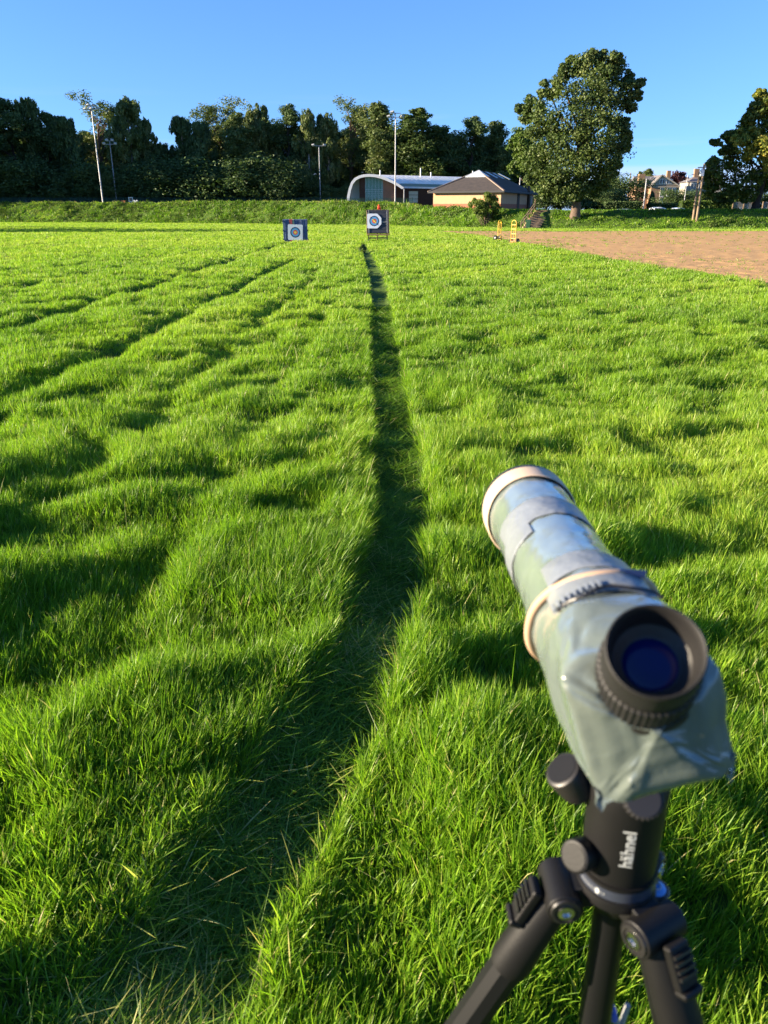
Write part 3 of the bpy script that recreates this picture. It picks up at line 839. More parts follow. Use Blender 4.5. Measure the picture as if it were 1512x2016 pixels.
# slim conifer by the house
p = at(1285, 378, 170); bx = p.x; bz = gz(bx, 170); h = p.z - bz
C = np.array([(random.gauss(0, .12), random.gauss(0, .12), h * f) for f in np.linspace(.08, .93, 16)]); Rr = np.array([(.95 * (1 - f) ** .6 + .12, .95 * (1 - f) ** .6 + .12, .5) for f in np.linspace(.08, .97, 16)])
q, t = leaf_cloud(C, Rr, 130, .28, base_t=.2, tvar=.08)
mb = MB(); mb.tube([(0, 0, -.3), (0, 0, h * .8)], [.15, .04], 6)
tree_obj('conifer', q, t, m_leaf_dark, mb, m_bark_dark, (bx, 170, bz), 'slim dark conifer in front of the gabled house', 'tree')
for i, px in enumerate((1080, 1108, 1136, 1160, 1186)):
    plant(['shrub2', 'oak3'][i % 2], px, (352, 362, 350, 356, 348)[i], 132 + 2 * i, 'dark shrubbery in deep shade behind the sycamore trunk', 'shrub', 'shrubbery behind the sycamore', 1.3)
# clipped hedges
def hedge(px0, px1, top, D, thick, leaf, label, n=5200, size=.2):
    a, b = at(px0, top, D), at(px1, top, D); c = (a + b) / 2; z0 = gz(c.x, D); h = a.z - z0; W = b.x - a.x
    e = empty('hedge', (c.x, D, z0)); tag(e, label, 'hedge')
    p = rng.random((n, 3)); f = rng.integers(0, 4, n)
    p[:, 1] = np.where(f == 0, 0, np.where(f == 1, 1, p[:, 1])); p[:, 2] = np.where(f >= 2, 1, p[:, 2])
    pos = (p - np.array([.5, .5, 0])) * np.array([W, thick, h]) + rng.normal(0, .05, (n, 3))
    q, t = leaf_cloud(pos, np.full((n, 3), .06), 1, size, base_t=.45, tvar=.15)
    link(bpy.data.objects.new('foliage', quads_mesh('foliage', q, t, [leaf])), e)
    mb = MB(); mb.box((0, 0, h * .47), (W - .15, thick - .15, h * .92)); mb.build('twig_core', m_twig, e)
    return e
m_twig = mat('twig_core', (.02, .03, .012), .95, spec=.1, nscale=6, col2=(.03, .045, .015), bump=1, bscale=6)
hedge(1340, 1446, 397.5, 104, 1.2, m_leaf_light, 'long clipped sunlit hedge behind the wooden poles')
hedge(1190, 1262, 399, 108, 1.2, m_leaf_dark, 'low dark clipped hedge between the sycamore and the lamp post')
hedge(1276, 1335, 402, 118, 1.2, m_leaf_dark, 'dark clipped hedge in front of the gabled house', 3000, .26)
# ------------------------------------------------------------------ buildings
def wall_frame(o, ang):
    """local frame: returns f(s, d, z) = o + s along the wall (ang from +x), d outwards to its right-hand side"""
    ax = Vector((math.cos(ang), math.sin(ang), 0)); ay = Vector((-math.sin(ang), math.cos(ang), 0))
    return lambda s, d, z: Vector(o) + ax * s + ay * d + Vector((0, 0, z))

m_cream = mat('cream_blockwork', (.60, .345, .20), .9, spec=.1, noise=.12, nscale=3, bump=.3, bscale=10)
m_redbrick = mat('red_brick_base', (.42, .16, .10), .9, spec=.1, noise=.2, nscale=6, bump=.3, bscale=14)
m_tile = mat('roof_tiles', (.050, .044, .041), .8, spec=.2, nscale=2.5, col2=(.075, .062, .054), bump=.5, bscale=12)
m_ridge = mat('ridge_tiles', (.26, .20, .16), .8, spec=.2, noise=.2)
m_glaze = mat('pale_glazing', (.42, .45, .47), .25, spec=.6, noise=.1, nscale=3)
m_fascia = mat('dark_fascia', (.03, .03, .032), .6)
m_doorbrown = mat('brown_door', (.08, .035, .02), .6, noise=.2)
m_dark = mat('dark_glass', (.02, .025, .03), .15, spec=.6)
m_greenwin = mat('green_glass', (.10, .20, .17), .2, spec=.6, noise=.3, nscale=2)
m_whitep = mat('white_paint', (.72, .72, .70), .5, noise=.08)
m_palegrey = mat('pale_metal_roof', (.80, .80, .78), .5, metal=.0, spec=.5, noise=.1, nscale=1)
m_soffit = mat('pale_soffit', (.40, .40, .38), .7, noise=.1)
m_timber = mat('weathered_cladding', (.42, .19, .10), .85, spec=.15, nscale=3, col2=(.20, .13, .10), stretch=(1, 1, 9))
m_timberd = mat('dark_cladding', (.10, .048, .030), .85, spec=.15, nscale=3, col2=(.06, .035, .026), stretch=(1, 1, 9))
m_green = mat('green_metal', (.06, .24, .16), .45, spec=.4, noise=.1)
m_greenmesh = mat('green_fence_wire', (.02, .075, .055), .6)
m_steel = mat('galvanised_steel', (.33, .335, .34), .45, metal=.4, spec=.5, noise=.1, nscale=4)
m_steeld = mat('dull_grey_pole', (.24, .25, .27), .5, metal=.3, noise=.1, nscale=4)
m_lampgl = mat('floodlight_glass', (.60, .63, .66), .15, spec=.7)
m_wood = mat('weathered_timber', (.27, .20, .13), .85, spec=.15, nscale=4, col2=(.17, .12, .08), stretch=(2, 2, .5))
m_woodlt = mat('stand_timber', (.36, .24, .11), .75, spec=.2, nscale=5, col2=(.25, .16, .07), stretch=(2, 2, .6))
m_brickh = mat('house_stone', (.30, .19, .115), .9, spec=.1, nscale=3, col2=(.22, .14, .09), bump=.3, bscale=8)
m_slate = mat('house_slate', (.13, .12, .125), .75, spec=.25, nscale=2, col2=(.17, .15, .14), bump=.3, bscale=8)
m_render = mat('gable_render', (.34, .30, .24), .9, spec=.1, noise=.15, nscale=2)

# --- pavilion with hipped tiled roof
DP = 101.0
c0 = at(985, 412, DP); A = R(25)
gzc = gz(c0.x, DP)
Wl, Wr, Hw = 8.9, 15.5, at(985, 376.5, DP).z - gzc
root = empty('pavilion', (c0.x, DP, gzc))
tag(root, 'low cream pavilion with red base and dark hipped tiled roof on top of the bank', 'building')
FL = wall_frame((0, 0, 0), math.pi - A)         # along the left wall (s to the back left), inside is d < 0
u = Vector((-math.cos(A), math.sin(A), 0)); w = Vector((math.sin(A), math.cos(A), 0)); Z = Vector((0, 0, 1))
hb = at(985, 400.8, DP).z - gzc
def pbox(mb, s0, s1, t0, t1, z0, z1):
    mb.prism([u * s0 + w * t0 + Z * z0, u * s1 + w * t0 + Z * z0, u * s1 + w * t1 + Z * z0, u * s0 + w * t1 + Z * z0], Z * (z1 - z0))
mb = MB(); pbox(mb, 0, Wl, 0, Wr, hb, Hw); mb.build('wall', m_cream, root)
mb = MB(); pbox(mb, -.02, Wl + .02, -.02, Wr + .02, -1.2, hb - .003); mb.build('brick_base', m_redbrick, root)
ov = .55; ze = Hw + .02; za = at(955, 336, DP + 4.5).z - gzc
E = [u * -ov + w * -ov, u * (Wl + ov) + w * -ov, u * (Wl + ov) + w * (Wr + ov), u * -ov + w * (Wr + ov)]
E = [e + Z * ze for e in E]
half = Wl / 2 + ov
A1 = u * (Wl / 2) + w * (half - ov) + Z * za; A2 = u * (Wl / 2) + w * (Wr + ov - half) + Z * za
mb = MB(); mb.add(E + [A1, A2], [(1, 0, 4), (0, 3, 5, 4), (3, 2, 5), (2, 1, 4, 5), (0, 1, 2, 3)])
roof = mb.build('roof', m_tile, root)
mb = MB()
for a, b in ((E[0], A1), (E[1], A1), (A1, A2)): mb.bar(a + Z * .03, b + Z * .05, .22, .10)
mb.build('ridge_capping', m_ridge, roof)
mb = MB()
for a, b in ((E[0], E[1]), (E[0], E[3])): mb.bar(a - Z * .06, b - Z * .06, .10, .20)
mb.build('gutter', m_fascia, roof)
# glazed cap and roof lights lie on the slopes
def slope_patch(mb, Pa, Pb, Pc, s0, s1, t0, t1, lift=.07):
    """patch on plane (Pa + s(Pb-Pa) + t(Pc-Pa))"""
    n = (Pb - Pa).cross(Pc - Pa).normalized()
    if n.z < 0: n = -n
    pt = lambda s, t: Pa + (Pb - Pa) * s + (Pc - Pa) * t
    mb.prism([pt(s0, t0) + n * .01, pt(s1, t0) + n * .01, pt(s1, t1) + n * .01, pt(s0, t1) + n * .01], n * lift)
f = .70
mb = MB()
capz = Z * .10
P0, P1 = E[0].lerp(A1, f), E[1].lerp(A1, f)
P3 = P0 + w * 2.2
mb.add([P0 + capz, P1 + capz, A1 + capz * 1.6, P0, P1, A1], [(1, 0, 2), (0, 1, 4, 3), (0, 3, 5, 2), (1, 2, 5, 4)])
mid = (E[0] + A1 * 0)  # right slope glazing next to the cap
mb.add([P0 + capz, A1 + capz * 1.6, A1 + w * .4 + capz * 1.2, P0 + w * 1.6 + capz * .9], [(0, 3, 2, 1)])
mb.build('glazed_cap', m_glaze, roof)
for k in (4.2, 7.2, 10.2):
    mb = MB()
    a = P0 + w * (k - .0); b = A1 + w * (k - 2.0)
    n = (E[3] - E[0]).cross(A1 - E[0]).normalized(); n = n if n.z > 0 else -n
    mb.prism([a + n * .02, a + w * .8 + n * .02, b + w * .8 + n * .02, b + n * .02], n * .08)
    mb.build('roof_light', m_glaze, roof)
mb = MB(); pbox(mb, -.05, .03, 7.2, 8.3, -.2, Hw - .1); d_ = mb.build('door', m_doorbrown, root)
mb = MB(); pbox(mb, -.06, .03, 12.2, 12.9, .2, Hw - .2); mb.build('door', m_doorbrown, root)
mb = MB(); pbox(mb, -.045, .03, 13.1, 14.3, .5, Hw - .25); wn_ = mb.build('window', m_greenwin, root)
mb = MB()
for t_ in (13.1, 13.5, 13.9, 14.3): pbox(mb, -.07, -.03, t_ - .03, t_ + .03, .5, Hw - .25)
mb.build('frame', m_whitep, wn_)
# dark railing and bench shape in front of the shaded side
rail = empty('metal_railing', tuple(c0 + u * -1.2 + w * 10.2)); rail.location.z = gz(rail.location.x, rail.location.y)
tag(rail, 'low dark metal railing in front of the shaded pavilion side, left of the sycamore trunk', 'railing')
for s_ in np.arange(0, 3.3, .8): mb = MB(); mb.bar(w * s_ - Z * .1, w * s_ + Z * .85, .05); mb.build('post', m_fascia, rail)
mb = MB(); mb.bar(w * -.1 + Z * .87, w * 3.3 + Z * .87, .06); mb.build('top_rail', m_fascia, rail)

# --- arched hall
DH = 133.0
def hp(px, py): p = at(px, py, DH); return Vector((p.x, 0, p.z))
prof_px = [(684, 400), (685, 386), (688, 372), (692.5, 359), (699, 351), (708, 346), (718, 343.5), (728, 342.8), (740, 343.6), (752, 346.5), (764, 351), (776, 356.5), (788, 363.5), (797, 370)]
org = at(740, 400, DH); gh = gz(org.x, DH)
root = empty('arched_hall', (org.x, DH, gh)); o = Vector((org.x, 0, gh))
tag(root, 'sports hall with a curved pale roof reaching the ground and timber walls, behind the bank', 'building')
P = [hp(*p) - o for p in prof_px]
ext = Vector((17.5, 7.0, -.12)); fw = Vector((-.1, -.65, 0))     # roof runs back to the right; its front edge overhangs the gable
def inset(P, d):
    c = Vector((P[7].x + 1.0, 0, 0)); return [p + (c - p).normalized() * d for p in P]
Pi = inset(P, .28)
def strip(mb, A_, B_): # quads between two polylines
    n = len(A_); mb.add(A_ + B_, [(i, i + 1, n + i + 1, n + i) for i in range(n - 1)])
bk = Vector((0, 1.35, 0)); ext2 = ext
mb = MB(); strip(mb, [p + fw for p in P], [p + bk for p in P]); strip(mb, [p + bk for p in P], [p + bk + ext for p in P]); roof = mb.build('roof', m_palegrey, root, smooth=40)
mb = MB()
for k in range(0, 24):
    a = bk.lerp(ext + bk, k / 23)
    for i in range(9, 13): mb.bar(P[i] + a + Z * .02, P[i + 1] + a + Z * .03, .07, .15)
mb.build('standing_seam', m_palegrey, roof)
mb = MB(); Pf = inset(P, .42); Pb = [p + fw * .6 for p in Pf]
A_ = [p + fw for p in P]; B_ = [p + fw for p in Pf]
strip(mb, B_, A_); strip(mb, [p + fw * .75 for p in Pf], B_); strip(mb, [p + fw * .999 + Z * .02 for p in P], [p + fw * .75 + Z * .02 for p in P])
mb.build('arch_edge', m_whitep, roof, smooth=40)
mb = MB(); strip(mb, [p + Vector((.06, .9, 0)) for p in Pi], [p + fw * .74 for p in Pi]); mb.build('soffit', m_soffit, roof, smooth=40)
mb = MB()
for i in range(1, 7): mb.bar(Pi[i] + fw * .70, Pi[i] + Vector((.05, .85, 0)), .10, .10)
mb.build('rib', m_steeld, roof)
# gable wall set back under the arch: timber, green glazed screen, timber
gb = Vector((.06, .2, 0))
def gable(mb, x0, x1, zb=-.3):
    xs_ = [p.x for p in Pi]; zs_ = [p.z for p in Pi]
    n = 10; top = [(x0 + (x1 - x0) * i / n) for i in range(n + 1)]
    poly = [Vector((x, 0, float(np.interp(x, xs_[3:], zs_[3:])) - .02)) + gb for x in top]
    mb.prism([Vector((x0, 0, zb)) + gb] + poly + [Vector((x1, 0, zb)) + gb], (.04, .25, 0))
gx = lambda px: (hp(px, 400) - o).x
mb = MB(); gable(mb, gx(707), gx(718.5)); mb.build('timber_wall', m_timberd, root)
mb = MB(); gable(mb, gx(718.7), gx(753)); scr = mb.build('green_screen', m_green, root)
mb = MB()
xs_ = [p.x for p in Pi]; zs_ = [p.z for p in Pi]
for x in np.linspace(gx(719), gx(752.8), 13): mb.bar(Vector((x, -.06, -.2)) + gb, Vector((x, -.06, float(np.interp(x, xs_[3:], zs_[3:])) - .05)) + gb, .04)
mb.build('mullion', m_palegrey, scr)
mb = MB()
for z in np.linspace(.1, 2.3, 8): mb.bar(Vector((gx(719), -.14, z)) + gb, Vector((gx(753), -.14, z)) + gb, .03)
mb.build('louvre', m_palegrey, scr)
mb = MB(); gable(mb, gx(753.2), gx(777)); mb.build('timber_wall', m_timber, root)
mb = MB()
for z in np.linspace(.2, 2.4, 9): mb.bar(Vector((gx(760), -.06, z)) + gb, Vector((gx(775), -.06, z)) + gb, .05)
mb.build('slatted_panel', m_timber, root)
# long side wall under the eave, with window, gutter and posts
sw = Vector((gx(777), .9, 0)); ed = ext.copy(); ed.z = 0
zt_ = P[12].z + .15
mb = MB(); mb.prism([sw + Z * -.8, sw + Z * zt_, sw + ed + Z * zt_, sw + ed + Z * -.8], (-.15, .3, 0)); mb.build('side_wall', m_timberd, root)
mb = MB()
for z in np.arange(-.3, zt_, .32): mb.bar(sw + Vector((.02, -.03, z)), sw + ed + Vector((.02, -.03, z)), .04)
mb.build('cladding_board', m_timberd, root)
wa = sw + ed * .13; wb = sw + ed * .22
mb = MB(); mb.prism([wa + Z * .35, wa + Z * 2.15, wb + Z * 2.15, wb + Z * .35], (.03, -.09, 0)); wi = mb.build('window', mat('blind_window', (.55, .50, .36), .4, noise=.1), root)
mb = MB()
for z in (.35, .95, 1.55, 2.15): mb.bar(wa + Vector((.03, -.11, z)), wb + Vector((.03, -.11, z)), .06)
for q_ in (wa, wb): mb.bar(q_ + Vector((.03, -.11, .35)), q_ + Vector((.03, -.11, 2.15)), .06)
mb.build('frame', m_timberd, wi)
ev = P[12]
mb = MB(); mb.bar(ev + Vector((.1, 0, -.02)), ev + ext + Vector((.1, 0, -.1)), .16, .42); mb.build('gutter', mat('grey_green_gutter', (.16, .24, .23), .5, metal=.2), roof)
for k in (0.03, .55):
    a = ev + ext * k + Vector((.1, -.1, -.2)); mb = MB(); mb.cyl(Vector((a.x, a.y, -1.0)), a, .09, 8)
    mb.bar(a - Z * .25, a + Vector((-.5, .3, .05)), .08); mb.build('post', m_steel, root)
for px, h_ in ((752, .7), (820, 1.2), (838, .6), (912, 1.0), (925, .5)):
    t_ = (px - 745) / 190; a = P[8] + ext * t_ * 1.05
    mb = MB(); mb.cyl(a - Z * .2, a + Z * h_ * .95, .09, 8); mb.build('vent_pipe', m_whitep, root)
for ch in [x for x in scene.objects if x.parent == root and x.name.startswith('vent')]: pass

# --- green mesh fence on top of the bank
def mesh_fence(px0, px1, D, h, label):
    a, b = at(px0, 400, D), at(px1, 400, D)
    e = empty('mesh_fence', (a.x, D, gz((a.x + b.x) / 2, D))); tag(e, label, 'fence')
    W = b.x - a.x; n = int(W / 3.0) + 1
    base = MB(); base.bar((0, 0, -.3), (0, 0, h + .05), .07); p0 = base.build('post', m_greenmesh, e)
    for k in range(1, min(n, 60)):
        p = p0.copy(); link(p, e); p.location = (k * W / (n - 1), 0, 0)
    mb = MB()
    for z in np.arange(.05, h, .16): mb.bar((0, 0, z), (W, 0, z), .022)
    for x in np.arange(0, W, .11): mb.bar((x, .02, 0), (x, .02, h), .028)
    mb.build('wire_panel', m_greenmesh, e)
mesh_fence(-60, 683, 149, 1.15, 'long green mesh fence in front of the wood')
mesh_fence(683, 812, 127, 1.0, 'green mesh fence in front of the arched hall')

# --- floodlight masts
def mast(px, base_y, top, D, r0, r1, m, label, heads, dark=False):
    p = at(px, base_y, D); b = gz(p.x, D); tp = at(px, top, D).z - b
    e = empty('floodlight_mast', (p.x, D, b)); tag(e, label, 'floodlight', 'floodlight masts')
    mb = MB(); mb.tube([(0, 0, -.3), (0, 0, tp * .5), (0, 0, tp)], [r0, (r0 + r1) / 2, r1], 10); mb.build('pole', m, e, smooth=60)
    mb = MB(); mb.bar((-.95, 0, tp), (.95, 0, tp), .09); 
    if heads > 2: mb.bar((-.8, .1, tp + .55), (.8, .1, tp + .55), .1); mb.bar((0, 0, tp), (0, .05, tp + .6), .1)
    mb.build('crossarm', m, e)
    for k in range(heads):
        x = (-1.0, 1.0, -.45, .5, 0)[k]; z = tp + (.12 if k < 2 else .7 if k < 4 else .15)
        Mx = Matrix.Rotation(R(-35), 3, 'X') @ Matrix.Rotation(R(20 * (1 if x > 0 else -1)), 3, 'Z')
        mb = MB(); mb.box((x, -.15, z), (.52, .42, .16), Mx); h = mb.build('floodlight', m_steel, e, bevel=.04)
        mb = MB(); mb.box(Vector((x, -.15, z)) + Mx @ Vector((0, -.02, -.092)), (.42, .32, .03), Mx); mb.build('lens', m_lampgl, h)
mast(203, 399, 216, 144.5, .145, .085, m_steel, 'tall pale floodlight mast in front of the weeping birches, at the left', 5)
mast(230, 398, 284, 149.8, .11, .07, m_steeld, 'thinner floodlight mast just right of the tall pale one, half hidden by birch foliage', 4)
mast(631, 397, 287, 149.8, .11, .075, m_steeld, 'slim dull floodlight mast with a flat T-shaped head, left of the arched hall', 2)
mast(778, 400, 231, 126, .11, .07, m_steel, 'tall pale floodlight mast standing in front of the arched hall', 3)
def lamp_post(px, top, D, label, arm=1, m=m_steel, r=.07):
    p = at(px, top, D); b = gz(p.x, D); h = p.z - b
    e = empty('lamp_post', (p.x, D, b)); tag(e, label, 'lamp post', 'slim posts among the houses and trees at the right')
    mb = MB(); mb.tube([(0, 0, -.3), (0, 0, h)], [r, r * .65], 8); mb.build('pole', m, e, smooth=60)
    if arm:
        mb = MB(); mb.bar((0, 0, h - .05), (.55 * arm, -.1, h + .08), .06); mb.box((.75 * arm, -.12, h + .1), (.5, .2, .12)); mb.build('lamp_head', m_steel, e, bevel=.03)
lamp_post(1273, 352, 112, 'pale lamp post in front of the brick chimney of the gabled house', 1, m_steel, .10)
lamp_post(1354, 345, 140, 'thin lamp post between the gabled house and the slate-roofed house', 1, m_steel, .08)
lamp_post(1242, 340, 135, 'wooden-looking thin post before the dark shrub left of the gabled house', 0, m_wood, .10)
lamp_post(1424, 376, 118, 'short pale post seen under the beech boughs above the hedge', 0, m_steel, .08)
lamp_post(1026, 316, 150, 'short grey post rising behind the pavilion roof beside the sycamore', 0, m_steel, .10)

# --- pair of wooden poles carrying a pale transformer box
D = foot_y(at(1370, 430, 78).x) + 2.0
p = at(1370, 430, D); b = gz(p.x, D); hT = at(1387, 322, D).z - b
e = empty('pole_transformer', (p.x, D, b)); tag(e, 'two wooden poles side by side on the bank with a pale box near the top', 'utility pole')
for dx, hh, dy in ((-.14, hT - .75, .35), (.10, hT, 0)):
    mb = MB(); mb.tube([(dx, dy, -.5), (dx, dy, hh)], [.125, .095], 10); mb.build('pole', m_wood, e, smooth=60)
mb = MB(); mb.box((-.02, .02, hT - .85), (.36, .30, .55)); mb.lathe([(0, .1), (.1, .13), (.18, .05)], (-.02, .02, hT - .58), (0, 0, 1), 8); mb.build('transformer_box', m_whitep, e, bevel=.04)
mb = MB(); mb.bar((-.45, .1, hT - .35), (.4, .1, hT - .30), .09); mb.build('crossarm', m_wood, e)
mb = MB(); mb.tube([Vector((.1 + 9 * k / 10, 2 * k / 10, hT - .3 - .6 * math.sin(math.pi * k / 10))) for k in range(11)], .012, 4); mb.build('wire', m_fascia, e)

# --- houses beyond the field at the right
DG = 200.0
b0 = at(1308, 400, DG); gzh = gz(b0.x, DG); sc = lambda px: at(px, 380, DG).x - b0.x
zz = lambda py: at(1308, py, DG).z - gzh
root = empty('gabled_house', (b0.x, DG, gzh)); tag(root, 'stone house with a steep gable facing the field and a brick chimney at its left', 'house')
x0, x1, xm = sc(1281), sc(1334), sc(1299)
za_, ze_ = zz(345), zz(365)
mb = MB(); mb.prism([(x0, 0, -.3), (x1, 0, -.3), (x1, 0, ze_), (x0, 0, ze_)], (0, 8, 0)); mb.build('wall', m_brickh, root)
mb = MB(); mb.prism([(x0, -.05, ze_ + .01), (x1, -.05, ze_ + .01), (xm, -.05, za_)], (0, 4, 0)); mb.build('gable', m_render, root)
mb = MB()
xl_ = sc(1256)
mb.add([(xl_, 1.5, ze_), (xm, 1.5, ze_ ), (xm, 5.2, za_), (xl_, 5.2, za_), (xl_, 9, ze_), (xm, 9, ze_)], [(0, 1, 2, 3), (3, 2, 5, 4), (0, 3, 4)])
mb.add([(x0 - .3, -.3, ze_ - .2), (xm, -.3, za_ + .12), (xm, 8, za_ + .12), (x0 - .3, 8, ze_ - .2)], [(0, 1, 2, 3)])
mb.add([(x1 + .3, -.3, ze_ - .2), (xm, -.3, za_ + .12), (xm, 8, za_ + .12), (x1 + .3, 8, ze_ - .2)], [(3, 2, 1, 0)])
m_barge = mat('weathered_bargeboard', (.42, .38, .31), .8, noise=.15)
roof = mb.build('roof', m_slate, root)
mb = MB(); mb.bar((x0 - .35, -.32, ze_ - .25), (xm, -.32, za_ + .1), .12, .3); mb.bar((xm, -.32, za_ + .1), (x1 + .35, -.32, ze_ - .25), .12, .22); mb.build('bargeboard', m_barge, roof)
mb = MB(); mb.prism([(xl_, 2.0, -.3), (x0 - .02, 2.0, -.3), (x0 - .02, 2.0, ze_), (xl_, 2.0, ze_)], (0, 6.5, 0)); mb.build('side_wing', m_brickh, root)
mb = MB(); mb.box((sc(1266), 2.6, (zz(364) + zz(347)) / 2), (1.5, 1.1, zz(347) - zz(364) + 1.2)); ch = mb.build('chimney', m_brickh, roof, bevel=.03)
mb = MB()
for k in (-.5, -.17, .17, .5): mb.cyl((sc(1266) + k, 2.6, zz(344) - .1), (sc(1266) + k, 2.6, zz(342)), .13, 8)
mb.build('chimney_pot', m_brickh, ch)
mb = MB(); mb.box((sc(1328), 6, zz(347)), (.9, .9, 3.0)); mb.build('chimney', m_brickh, roof)
def house_window(root, xc, zc, w_, h_, y=-.06):
    mb = MB(); mb.box((xc, y, zc), (w_, .10, h_)); f_ = mb.build('window', m_whitep, root)
    mb = MB()
    for sx in (-1, 1): mb.box((xc + sx * w_ * .235, y - .05, zc), (w_ * .36, .04, h_ * .84))
    mb.build('pane', m_dark, f_)
house_window(root, sc(1301), zz(357), 1.35, 1.1, -.09); house_window(root, sc(1314), zz(357), 1.35, 1.1, -.09)
house_window(root, sc(1303), zz(378), 1.0, 2.1); house_window(root, sc(1316), zz(378), 1.0, 2.0); house_window(root, sc(1326), zz(378), .9, 2.0)
house_window(root, sc(1303), zz(396), .9, 1.6); 
mb = MB(); mb.box(((x0 + x1) / 2, -.1, zz(368)), (x1 - x0 + .2, .2, .28)); mb.build('string_course', m_render, root)
DS = 206.0
b0 = at(1372, 400, DS); gzh = gz(b0.x, DS); sc2 = lambda px: at(px, 380, DS).x - b0.x
z2 = lambda py: at(1372, py, DS).z - gzh
root = empty('slate_house', (b0.x, DS, gzh)); tag(root, 'second house with a dark slate roof, half hidden behind the wooden poles', 'house')
mb = MB(); mb.prism([(sc2(1356), 0, -.3), (sc2(1420), 0, -.3), (sc2(1420), 0, z2(357)), (sc2(1356), 0, z2(357))], (0, 7, 0)); mb.build('wall', m_render, root)
mb = MB(); a_ = [(sc2(1353), -.4, z2(358)), (sc2(1423), -.4, z2(358)), (sc2(1423), 7.4, z2(358)), (sc2(1353), 7.4, z2(358)), (sc2(1372), 3.5, z2(346)), (sc2(1404), 3.5, z2(346))]
mb.add(a_, [(0, 1, 5, 4), (1, 2, 5), (2, 3, 4, 5), (3, 0, 4)]); roof = mb.build('roof', m_slate, root)
mb = MB(); mb.box((sc2(1375), 3.2, z2(343)), (1.2, .9, 2.8)); mb.build('chimney', m_brickh, roof)
for px in (1360, 1366, 1376): house_window(root, sc2(px), z2(368), .6, 1.9)

# --- parked cars on the far side of the bank, only their roofs in sight
m_carsilver = mat('silver_car_paint', (.62, .65, .66), .25, metal=.3, spec=.6, coat=.8)
m_carwhite = mat('white_car_paint', (.75, .76, .75), .25, spec=.6, coat=.8)
m_carblue = mat('pale_blue_car_paint', (.45, .55, .58), .25, metal=.2, spec=.6, coat=.8)
m_tyre = mat('tyre_rubber', (.015, .015, .016), .8, noise=.2)
def car(px, top, D, m, label, L=4.2, van=0.0, rz=0.1):
    p = at(px, top, D); h = 1.48 + van; b = p.z - h
    e = empty('parked_car', (p.x, D, b), rz); tag(e, label, 'car', 'cars parked behind the bank at the right')
    side = [(-L / 2, .3), (-L / 2, .75), (-L / 2 + .75, .9), (-L / 2 + 1.35, h - .06), (-L / 2 + 1.8, h), (L / 2 - 1.2, h), (L / 2 - .6, h - .15), (L / 2 - .12, .95), (L / 2, .8), (L / 2, .3)]
    mb = MB(); mb.prism([(x, -.82, z) for x, z in side], (0, 1.64, 0)); mb.build('body', m, e, bevel=.09)
    win = [(-L / 2 + .98, .95), (-L / 2 + 1.45, h - .14), (L / 2 - .95, h - .14), (L / 2 - .45, .95)]
    mb = MB(); mb.prism([(x, -.835, z) for x, z in win], (0, 1.67, 0)); mb.build('side_window', m_dark, e)
    for sx in (-L / 2 + .8, L / 2 - .8):
        for sy in (-.72, .72):
            mb = MB(); mb.cyl((sx, sy - .1, .31), (sx, sy + .1, .31), .31, 16); mb.build('wheel', m_tyre, e)
car(1222, 411.2, 99, m_carblue, 'pale car whose roof just shows over the bank, left of the near lamp post', 3.9)
car(1290, 407.8, 101, m_carwhite, 'white car behind the bank, right of the near lamp post', 3.3)
car(1331, 408.5, 104, m_carsilver, 'silver car behind the bank, at the left end of the sunlit hedge', 3.0)

# --- grey panel gate and posts under the beech
p = at(1463, 414, 96); b = gz(p.x, 96)
e = empty('panel_fence', (p.x, 96, b)); tag(e, 'grey slatted fence with pale posts beside the beech trunk', 'fence')
m_panel = mat('grey_slats', (.17, .17, .17), .7, noise=.2, nscale=3)
for xa_, xb_ in ((-1.25, -.05), (.0, .95), (2.25, 4.2)):
    mb = MB()
    for z in np.arange(.08, .92, .11): mb.bar((xa_, 0, z), (xb_, 0, z), .03, .09)
    mb.build('slat_panel', m_panel, e)
for x_ in (-1.3, -.03, .98, 2.2, 2.9): mb = MB(); mb.bar((x_, -.03, -.3), (x_, -.03, .95), .10); mb.build('post', m_wood, e)
# ------------------------------------------------------------------ things on the field
m_foam = mat('navy_foam_boss', (.10, .14, .26), .85, spec=.15, noise=.35, nscale=7, stretch=(6, 1, .6))
m_foamblk = mat('black_foam_boss', (.07, .076, .098), .85, spec=.15, noise=.4, nscale=6, stretch=(.6, 1, 8))
m_red = mat('red_foam', (.34, .06, .07), .85, noise=.2)
m_pale = mat('pale_green_foam', (.33, .38, .27), .85, noise=.2)
m_strap = mat('black_strap', (.015, .015, .017), .7)
m_cord = mat('pale_cord', (.55, .53, .48), .8)
FACE = [mat('face_white', (.78, .78, .80), .8, spec=.1, noise=.05), mat('face_black', (.02, .022, .03), .8, spec=.1), mat('face_blue', (.13, .38, .62), .8, spec=.1, noise=.08),
        mat('face_red', (.72, .10, .08), .8, spec=.1, noise=.08), mat('face_gold', (.85, .62, .10), .8, spec=.1), mat('face_navy', (.03, .06, .14), .8, spec=.1)]
